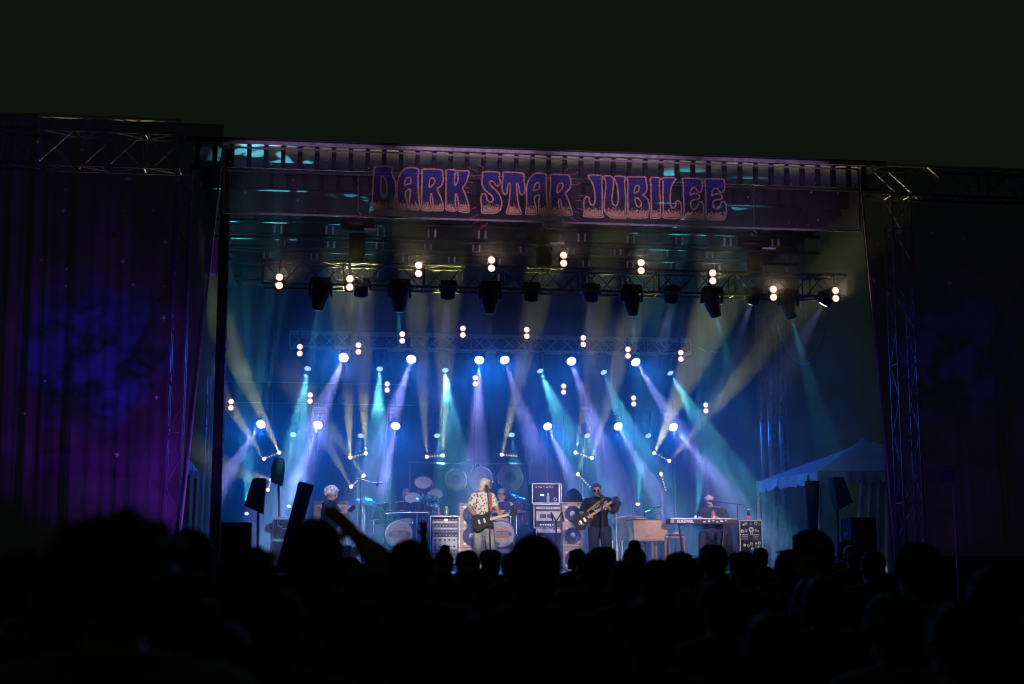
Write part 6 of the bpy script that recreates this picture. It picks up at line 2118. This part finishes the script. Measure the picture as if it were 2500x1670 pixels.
# keyboard player
def kp_extra(root, hl, hb, J):
    beard('beard_grey')(root, hl, hb, J)
    obj('headband', MB().lathe([(0.086, 0), (0.090, 0.012), (0.090, 0.036), (0.085, 0.048)], hl(0, 0.008, 0.022), hb @ Vector((0, 0.12, 1)), 24), 'headband', root)
    c = J['pelvis'].lerp(J['neck'], 0.52)
    remesh_obj('inner_tee', [('e', c + Vector((0, -0.06, 0)), (0.085, 0.10, 0.22), Matrix.Identity(3))], 0.014, 'rust_tee', root, 0, 2)
    rr_ = random.Random(6)
    for i in range(6):
        obj('tee_print', MB().box((c.x + rr_.uniform(-.04, .04), c.y - 0.162, c.z + rr_.uniform(-.06, .1)), (0.025, 0.01, 0.03), Matrix.Rotation(rr_.uniform(-.6, .6), 3, 'Y')), 'print_white', root)


kpl, JK = performer('keyboard player with headband and open dark shirt, seated', 1736, 27.5, dict(
    head=(1731, 1222), neck=(1737, 1241), shL=(1713, 1250), shR=(1764, 1249), elL=(1706, 1272, -0.02), wrL=(1708, 1263, -0.38), elR=(1776, 1273, -0.02), wrR=(1748, 1264, -0.38),
    pelvis=(1739, 1303), hipL=(1728, 1306), hipR=(1752, 1306), knL=(1715, 1305, -0.42), knR=(1760, 1306, -0.42), anL=(1714, 1384, -0.36), anR=(1762, 1384, -0.36)),
    (-0.38, -1, -0.3), shirt='dark_shirt', trousers='dark_denim', hair='hair_grey', hairf=lambda hl, hb: [('e', hl(0, 0.075, -0.01), (0.078, 0.05, 0.08), hb), ('e', hl(0, 0.03, 0.03), (0.085, 0.085, 0.05), hb)], fat=1.12, sleeve=1.7, extra=kp_extra,
    hands={'L': ((-0.1, -0.9, -0.15), (0, 0.1, -1), 0.5), 'R': ((-0.2, -0.9, -0.15), (0, 0.1, -1), 0.5)})
st = thing('stool', 'black stool under the keyboard player', 'stool', floor_at(1740, 27.6))
zt = zpx(1740, 1316, 27.6) - DECK
obj('seat', MB().lathe([(0.19, zt - 0.10), (0.2, zt - 0.07), (0.18, zt - 0.05), (0, zt - 0.05)], (0, 0, 0), (0, 0, 1), 22), 'black_cloth', st)
for sx in (-1, 1):
    for sy in (-1, 1):
        obj('leg', MB().cyl((sx * 0.13, sy * 0.13, zt - 0.1), (sx * 0.2, sy * 0.2, 0), 0.016, n=8), 'black_metal', st)
# ------------------------------------------------------------------ the crowd, backs to the camera
nmat('crowd_dark', (0.09, 0.095, 0.10), 0.9, 0, 0.4, 5)
nmat('crowd_blue', (0.06, 0.09, 0.16), 0.9, 0, 0.4, 5)
nmat('crowd_plum', (0.14, 0.07, 0.10), 0.9, 0, 0.4, 5)
nmat('crowd_grey', (0.18, 0.18, 0.18), 0.9, 0, 0.4, 5)
nmat('crowd_hair', (0.025, 0.018, 0.014), 0.75, 0, 0.4, 40)
nmat('crowd_hair_fair', (0.10, 0.075, 0.05), 0.75, 0, 0.4, 40)
nmat('sequin_gold', (0.7, 0.35, 0.10), 0.15, 0.9, 0.6, 90, spec=0.8)

STAND = dict(head=(0, -0.02, 1.625), neck=(0, 0.0, 1.50), shL=(-0.185, 0, 1.42), shR=(0.185, 0, 1.42), elL=(-0.23, 0.02, 1.13), wrL=(-0.20, -0.12, 0.92), elR=(0.23, 0.02, 1.13), wrR=(0.20, -0.12, 0.92),
             pelvis=(0, 0, 0.98), hipL=(-0.09, 0, 0.93), hipR=(0.09, 0, 0.93), knL=(-0.11, -0.02, 0.50), knR=(0.11, -0.02, 0.50), anL=(-0.12, 0.02, 0.085), anR=(0.12, 0.02, 0.085))


def crowd_proto(hair, shirt, fat=1.0, J=None, sleeve=0.55, hands=None, hat=None, fair=False, vox=0.018):
    Jn = dict(STAND)
    Jn.update(J or {})
    root = thing('person', 'x', 'person', (0, 0, 0), 0, 'people in the crowd')
    body, sh, tr, so, hl, hb = body_parts(Jn, (0, -1, 0), fat, sleeve, 1.0, (0, 0, 1), hands)
    remesh_obj('body', body, vox if not hands else 0.010, 'skin', root, smooth=2)
    remesh_obj('shirt', sh, 0.022, shirt, root, 0.016, 3, 0.003)
    remesh_obj('trousers', tr, 0.022, 'crowd_dark', root, 0.010, 3)
    remesh_obj('shoes', so, 0.02, 'shoe', root, 0.008, 2)
    if hair == 'short':
        H = hair_short(hl, hb, 1.03)
    elif hair == 'bob':
        H = hair_bob(hl, hb)
    elif hair == 'long':
        H = hair_bob(hl, hb) + [('e', hl(0, 0.085, -0.16), (0.095, 0.05, 0.16), hb)]
    elif hair == 'curly':
        H = hair_curly(hl, hb)
    elif hair == 'bun':
        H = hair_short(hl, hb, 1.03) + [('e', hl(0, 0.06, 0.145), (0.05, 0.05, 0.045), hb)]
    else:
        H = None
    if H:
        remesh_obj('hair', H, 0.011, 'crowd_hair_fair' if fair else 'crowd_hair', root, 0, 2, 0.005)
    if hat == 'cap':
        cp = obj('cap', MB().lathe([(0.098, 0), (0.099, 0.04), (0.085, 0.085), (0.05, 0.11), (0, 0.118)], hl(0, 0.01, 0.035), (0, 0, 1), 24), 'crowd_dark', root)
        br = MB()
        pts = []
        for t in np.linspace(-1.1, 1.1, 13):
            pts.append((0.095 * math.sin(t), -0.09 * math.cos(t) - 0.085 * math.cos(t * 1.3) - 0.0, 0.0))
        inner = [(0.095 * math.sin(t), -0.095 * math.cos(t) + 0.01, 0.012) for t in np.linspace(-1.1, 1.1, 13)]
        vs = [hl(*p) + Vector((0, 0, 0.03)) for p in pts] + [hl(*p) + Vector((0, 0, 0.035)) for p in inner]
        vs += [v - Vector((0, 0, 0.008)) for v in vs]
        br.add(vs, [(i, i + 1, 14 + i, 13 + i) for i in range(12)] + [(26 + i, 39 + i, 40 + i, 27 + i) for i in range(12)] + [(i, 26 + i, 27 + i, i + 1) for i in range(12)], True)
        obj('brim', br, 'crowd_dark', cp)
    elif hat == 'beanie':
        obj('beanie', MB().lathe([(0.10, -0.02), (0.105, 0.0), (0.105, 0.035), (0.098, 0.04), (0.095, 0.085), (0.06, 0.125), (0, 0.135)], hl(0, 0.01, 0.02), (0, 0.1, 1), 24), 'crowd_blue', root)
    elif hat == 'brim':
        h_ = obj('hat_crown', MB().lathe([(0.10, 0), (0.10, 0.06), (0.085, 0.105), (0.04, 0.12), (0, 0.115)], hl(0, 0.01, 0.04), (0, 0, 1), 24), 'crowd_dark', root)
        obj('hat_brim', MB().lathe([(0.10, 0.004), (0.15, -0.006), (0.17, 0.006), (0.15, 0.006), (0.10, 0.016)], hl(0, 0.01, 0.04), (0, 0, 1), 28), 'crowd_dark', h_)
    elif hat == 'sequin':
        cp = obj('sequin_hat', MB().lathe([(0.10, -0.02), (0.105, 0.03), (0.09, 0.08), (0.05, 0.105), (0, 0.112)], hl(0, 0.01, 0.02), (0, 0, 1), 24), 'print_mauve', root)
        r_ = random.Random(8)
        for i in range(46):
            a, z = r_.uniform(0, 2 * math.pi), r_.uniform(0.0, 0.09)
            rr_ = 0.105 if z < 0.04 else 0.105 - (z - 0.03) * 0.7
            obj('sequin', MB().ell(hl(rr_ * math.cos(a), 0.01 + rr_ * math.sin(a), 0.02 + z), (0.009, 0.009, 0.009), None, 6, 5), 'sequin_gold', cp)
    return root


POINT = dict(shL=(-0.20, 0, 1.45), elL=(-0.42, 0.06, 1.40), wrL=(-0.62, 0.16, 1.60))
PR = {
    'short': crowd_proto('short', 'crowd_dark'),
    'bob': crowd_proto('bob', 'crowd_plum', fair=True),
    'long': crowd_proto('long', 'crowd_blue', 0.95),
    'curly': crowd_proto('curly', 'crowd_grey', fair=True),
    'bun': crowd_proto('bun', 'crowd_plum', 0.92),
    'cap': crowd_proto('short', 'crowd_dark', 1.1, hat='cap'),
    'beanie': crowd_proto('short', 'crowd_grey', 1.05, hat='beanie'),
    'brim': crowd_proto('short', 'crowd_dark', hat='brim'),
    'sequin': crowd_proto('short', 'crowd_plum', 0.95, hat='sequin'),
}
TOP = {'short': 1.752, 'bob': 1.757, 'long': 1.757, 'curly': 1.79, 'bun': 1.81, 'cap': 1.775, 'beanie': 1.78, 'brim': 1.78, 'sequin': 1.755}
USED = set()


def crowd(kind, px, py, Y, label, rz=0.0, wide=1.0):
    p = W(px, py, Y)
    k = p.z / TOP[kind]
    src = PR[kind]
    if kind in USED:
        o = dup(src)
    else:
        o = src
        USED.add(kind)
    o.location = (p.x, Y, 0)
    o.rotation_euler = (0, 0, math.pi + rz)
    o.scale = (k * wide, k * wide, k)
    o['label'] = label
    return o


CR = [
    ('curly', 285, 1254, 2.7, 'huge blurred dark head at far left below the purple curtain', 0.1, 1.12),
    ('short', 462, 1296, 4.6, 'dark head below the left tent corner', 0.3, 1.0),
    ('short', 610, 1337, 4.2, 'dark head and sloping shoulder below the left subwoofer', -0.4, 1.0),
    ('bob', 769, 1269, 4.8, 'big dark head before the leaning black cylinder', 0.2, 1.0),
    ('bun', 1084, 1331, 12.5, 'small head with topknot below the knobbed rack', 0.2, 1.0),
    ('cap', 1142, 1344, 11.0, 'low capped head below the left tan speaker cabinet', 0.6, 1.0),
    ('brim', 1198, 1343, 12.0, 'head in a brimmed hat at the singer\'s feet', 0.0, 1.0),
    ('short', 1305, 1309, 4.4, 'large dark head below the amplifier rack', -0.2, 1.02),
    ('bob', 1409, 1341, 14.5, 'small head at the foot of the right tan cabinet', 0.3, 1.0),
    ('brim', 1474, 1336, 10.0, 'wide brimmed head at the right guitarist\'s feet', 0.2, 1.0),
    ('short', 1443, 1352, 8.0, 'blue-rimmed head below the right tan cabinet', 0.5, 1.0),
    ('bob', 1530, 1367, 6.6, 'blue-rimmed fuzzy head lower right of the guitarist', 0.2, 1.0),
    ('bun', 1548, 1319, 11.0, 'tall head with topknot below the clavinet', -0.1, 1.1),
    ('curly', 1655, 1349, 8.6, 'bushy head below the piano bench', 0.2, 1.0),
    ('beanie', 1741, 1327, 9.6, 'round dark beanie below the keyboard player', 0.0, 1.05),
    ('short', 1812, 1349, 8.6, 'dark head below the stickered road case', 0.4, 1.0),
    ('sequin', 1856, 1338, 17.0, 'tiny head in a pale speckled hat below the stickered road case', 0.3, 1.0),
    ('long', 1920, 1347, 10.0, 'long haired head below the lifting posts', -0.2, 1.0),
    ('cap', 1985, 1292, 7.4, 'man in a peaked cap below the right column speaker', 1.1, 1.05),
    ('bob', 2066, 1319, 15.0, 'small head below the right tilted speaker', 0.2, 1.0),
    ('sequin', 2084, 1331, 13.5, 'head in a glittering orange sequin hat below the right subwoofer', 0.1, 1.0),
    ('short', 2130, 1347, 9.2, 'dark head directly under the right subwoofer', 0.0, 1.0),
    ('beanie', 2240, 1322, 5.6, 'dim beanie head at right below the dark curtain', 0.2, 1.0),
    ('long', 2420, 1390, 4.6, 'dim long haired head at the far right edge', 0.1, 1.0),
    ('curly', 60, 1345, 4.2, 'dim bushy head at the far left edge', 0.1, 1.0),
    ('short', 855, 1362, 9.5, 'low head under the raised pointing arm', 0.3, 1.0),
    ('beanie', 895, 1372, 6.8, 'low beanie head right of the big head before the cylinder', -0.3, 1.0),
    ('short', 1250, 1352, 10.5, 'small head between the singer and the large dark head', 0.2, 1.0),
    ('long', 1600, 1368, 7.4, 'long haired head below the organ', 0.2, 1.0),
    ('cap', 1700, 1362, 12.0, 'low capped head left of the round beanie', -0.4, 1.0),
    ('curly', 1150, 1385, 6.4, 'low bushy head under the singer', 0.1, 1.0),
    ('long', 1075, 1395, 5.4, 'low long haired head under the knobbed rack', 0.1, 1.0),
    ('bob', 1390, 1440, 4.6, 'nearest low head in the middle right of the crowd', 0.1, 1.0),
    ('short', 1760, 1420, 5.0, 'low dark head under the round beanie', 0.1, 1.0),
    ('bob', 2010, 1410, 5.4, 'low dark head under the man in the peaked cap', 0.1, 1.0),
    ('short', 680, 1450, 3.9, 'low dark head under the left subwoofer shoulder', 0.1, 1.0),
    ('brim', 160, 1420, 3.6, 'low hatted head at the lower left', 0.1, 1.0),
    ('beanie', 2180, 1450, 4.2, 'low beanie head at the lower right', 0.1, 1.0),
    ('short', 1580, 1470, 4.0, 'low near head at the bottom right of centre', 0.1, 1.0),
    ('bun', 900, 1470, 4.1, 'low near head with topknot at the bottom left of centre', 0.1, 1.0),
    ('long', 1190, 1500, 3.6, 'nearest long haired head at the bottom centre', 0.1, 1.0),
    ('short', 400, 1430, 3.5, 'low dark head right of the huge blurred head', 0.1, 1.0),
    ('bob', 1890, 1500, 3.6, 'nearest low head at the bottom right', 0.1, 1.0),
    ('short', 2340, 1480, 3.4, 'nearest dark head at the lower right edge', 0.1, 1.0),
    ('short', 530, 1520, 3.0, 'nearest dark head at the bottom left', 0.1, 1.0),
]
for c in CR:
    crowd(*c)


# two people with a raised arm, posed in their own place
def posed(label, hx, hy, Y, arm, side, shirt, hand, hair='short', fat=1.0):
    p = W(hx, hy, Y)
    k = p.z / 1.752
    # figures turned to the stage: their local x is flipped on screen
    def loc(px, py, dy):
        q = W(px, py, Y + dy)
        v = Vector((q.x - p.x, q.y - Y, q.z)) / k
        return (-v.x, -v.y, v.z)
    J = {}
    el, wr = loc(*arm[0]), loc(*arm[1])
    J['el' + side], J['wr' + side] = el, wr
    sh = Vector(STAND['sh' + side]); sh.z += 0.04
    J['sh' + side] = tuple(sh)
    d, n, curl, spread = hand
    o = crowd_proto(hair, shirt, fat, J, 0.6, hands={side: (d, n, curl, 1.0, spread, 1)})
    o.location = (p.x, Y, 0)
    o.rotation_euler = (0, 0, math.pi)
    o.scale = (k, k, k)
    o['label'] = label
    return o


posed('person whose dark arm points up left across the bass player', 1000, 1321, 5.0, ((948, 1392, 0.05), (874, 1312, 0.10)), 'R', 'crowd_plum', ((0.70, -0.1, 0.70), (0.3, -0.6, -0.6), 0.2, 0.1), fat=1.25)
posed('person with one hand raised open before the knobbed rack', 1030, 1352, 14.0, ((1036, 1345, 0.0), (1035, 1308, 0.0)), 'L', 'crowd_dark', ((0.05, 0, 1), (0, -1, 0), 0.12, 0.9))
# ------------------------------------------------------------------ thicker puffs from the smoke machines, drifting through the beams
def puff_mat(name, dens, scale, seed):
    m = bpy.data.materials.new(name)
    m.use_nodes = True
    N, L = m.node_tree.nodes, m.node_tree.links
    N.clear()
    out = N.new('ShaderNodeOutputMaterial')
    v = N.new('ShaderNodeVolumePrincipled')
    v.inputs['Color'].default_value = (0.92, 0.93, 0.95, 1)
    v.inputs['Anisotropy'].default_value = 0.45
    L.new(v.outputs['Volume'], out.inputs['Volume'])
    tc = N.new('ShaderNodeTexCoord')
    nz = N.new('ShaderNodeTexNoise')
    nz.inputs['Scale'].default_value = scale
    nz.inputs['Detail'].default_value = 3
    nz.inputs['Distortion'].default_value = 0.6
    mp = N.new('ShaderNodeMapping')
    mp.inputs['Location'].default_value = (seed, seed * 2.3, seed * 0.7)
    L.new(tc.outputs['Object'], mp.inputs['Vector'])
    L.new(mp.outputs['Vector'], nz.inputs['Vector'])
    ln = N.new('ShaderNodeVectorMath')
    ln.operation = 'LENGTH'
    L.new(tc.outputs['Object'], ln.inputs[0])
    fo = N.new('ShaderNodeMapRange')
    fo.interpolation_type = 'SMOOTHSTEP'
    fo.inputs['From Min'].default_value = 1.0
    fo.inputs['From Max'].default_value = 0.25
    L.new(ln.outputs['Value'], fo.inputs['Value'])
    th = N.new('ShaderNodeMapRange')
    th.inputs['From Min'].default_value = 0.44
    th.inputs['From Max'].default_value = 0.70
    L.new(nz.outputs['Fac'], th.inputs['Value'])
    mu = N.new('ShaderNodeMath')
    mu.operation = 'MULTIPLY'
    L.new(fo.outputs['Result'], mu.inputs[0])
    L.new(th.outputs['Result'], mu.inputs[1])
    m2 = N.new('ShaderNodeMath')
    m2.operation = 'MULTIPLY'
    m2.inputs[1].default_value = dens * 0.24
    L.new(mu.outputs[0], m2.inputs[0])
    L.new(m2.outputs[0], v.inputs['Density'])
    MATS[name] = m
    return m


PUFFS = [(1080, 945, 31.4, 0.75, 0.9, 0.6, 2.6, 'under the third rear truss spot'), (920, 975, 30.9, 0.45, 0.5, 0.75, 1.0, 'in the second teal beam'), (900, 1050, 31.5, 0.6, 0.5, 0.9, 0.6, 'in the second lavender beam'),
         (700, 1150, 32.0, 0.8, 0.6, 0.8, 0.5, 'behind the left pole speakers'), (930, 1190, 32.6, 0.7, 0.5, 0.8, 0.8, 'behind the left drum kit'), (1400, 1090, 32.0, 1.1, 0.7, 0.6, 0.5, 'above the right amplifier rack'),
         (1165, 985, 31.0, 0.5, 0.5, 0.6, 0.5, 'in the third lavender beam'), (872, 1005, 32.2, 0.5, 0.6, 0.5, 3.2, 'over the left boom stand'), (1290, 1090, 31.5, 0.8, 0.6, 0.7, 0.5, 'right of the hanging drums'), (1560, 1090, 32.0, 0.9, 0.6, 0.8, 0.4, 'above the clavinet')]
for i, (px, py, yy, rx, ry, rz_, dn, wh) in enumerate(PUFFS):
    me = MB().ell((0, 0, 0), (1, 1, 1), None, 14, 8).mesh('smoke_puff')
    o = obj('smoke_puff', me, puff_mat(f'smoke_{i}', dn, 2.4, i * 3.7), loc=W(px, py, yy))
    o.scale = (rx, ry, rz_)
    tag(o, 'soft puff of lit smoke ' + wh, 'smoke', kind='stuff')
# ------------------------------------------------------------------ theatre haze held under and around the stage roof
HZ = 0.024
hm = bpy.data.materials.new('haze')
hm.use_nodes = True
N, L = hm.node_tree.nodes, hm.node_tree.links
N.clear()
ho = N.new('ShaderNodeOutputMaterial')
pv = N.new('ShaderNodeVolumePrincipled')
pv.inputs['Color'].default_value = (0.9, 0.92, 0.95, 1)
pv.inputs['Anisotropy'].default_value = 0.5
L.new(pv.outputs['Volume'], ho.inputs['Volume'])
# drifting, uneven smoke: clumps about a metre across
tc = N.new('ShaderNodeTexCoord')
nz = N.new('ShaderNodeTexNoise')
nz.inputs['Scale'].default_value = 1.0
nz.inputs['Detail'].default_value = 3.0
nz.inputs['Roughness'].default_value = 0.6
nz.inputs['Distortion'].default_value = 0.4
L.new(tc.outputs['Object'], nz.inputs['Vector'])
mr = N.new('ShaderNodeMapRange')
mr.inputs['From Min'].default_value = 0.36
mr.inputs['From Max'].default_value = 0.66
mr.inputs['To Min'].default_value = HZ * 0.12
mr.inputs['To Max'].default_value = HZ * 2.5
L.new(nz.outputs['Fac'], mr.inputs['Value'])
L.new(mr.outputs['Result'], pv.inputs['Density'])
MATS['haze'] = hm
hb = MB().box((0, 0, 0), (13.4, 12.5, 9.9))
tag(obj('stage_smoke', hb, 'haze', loc=(4.05, 30.3, 3.75)), 'thin drifting smoke filling the stage under the roof', 'smoke', kind='stuff')
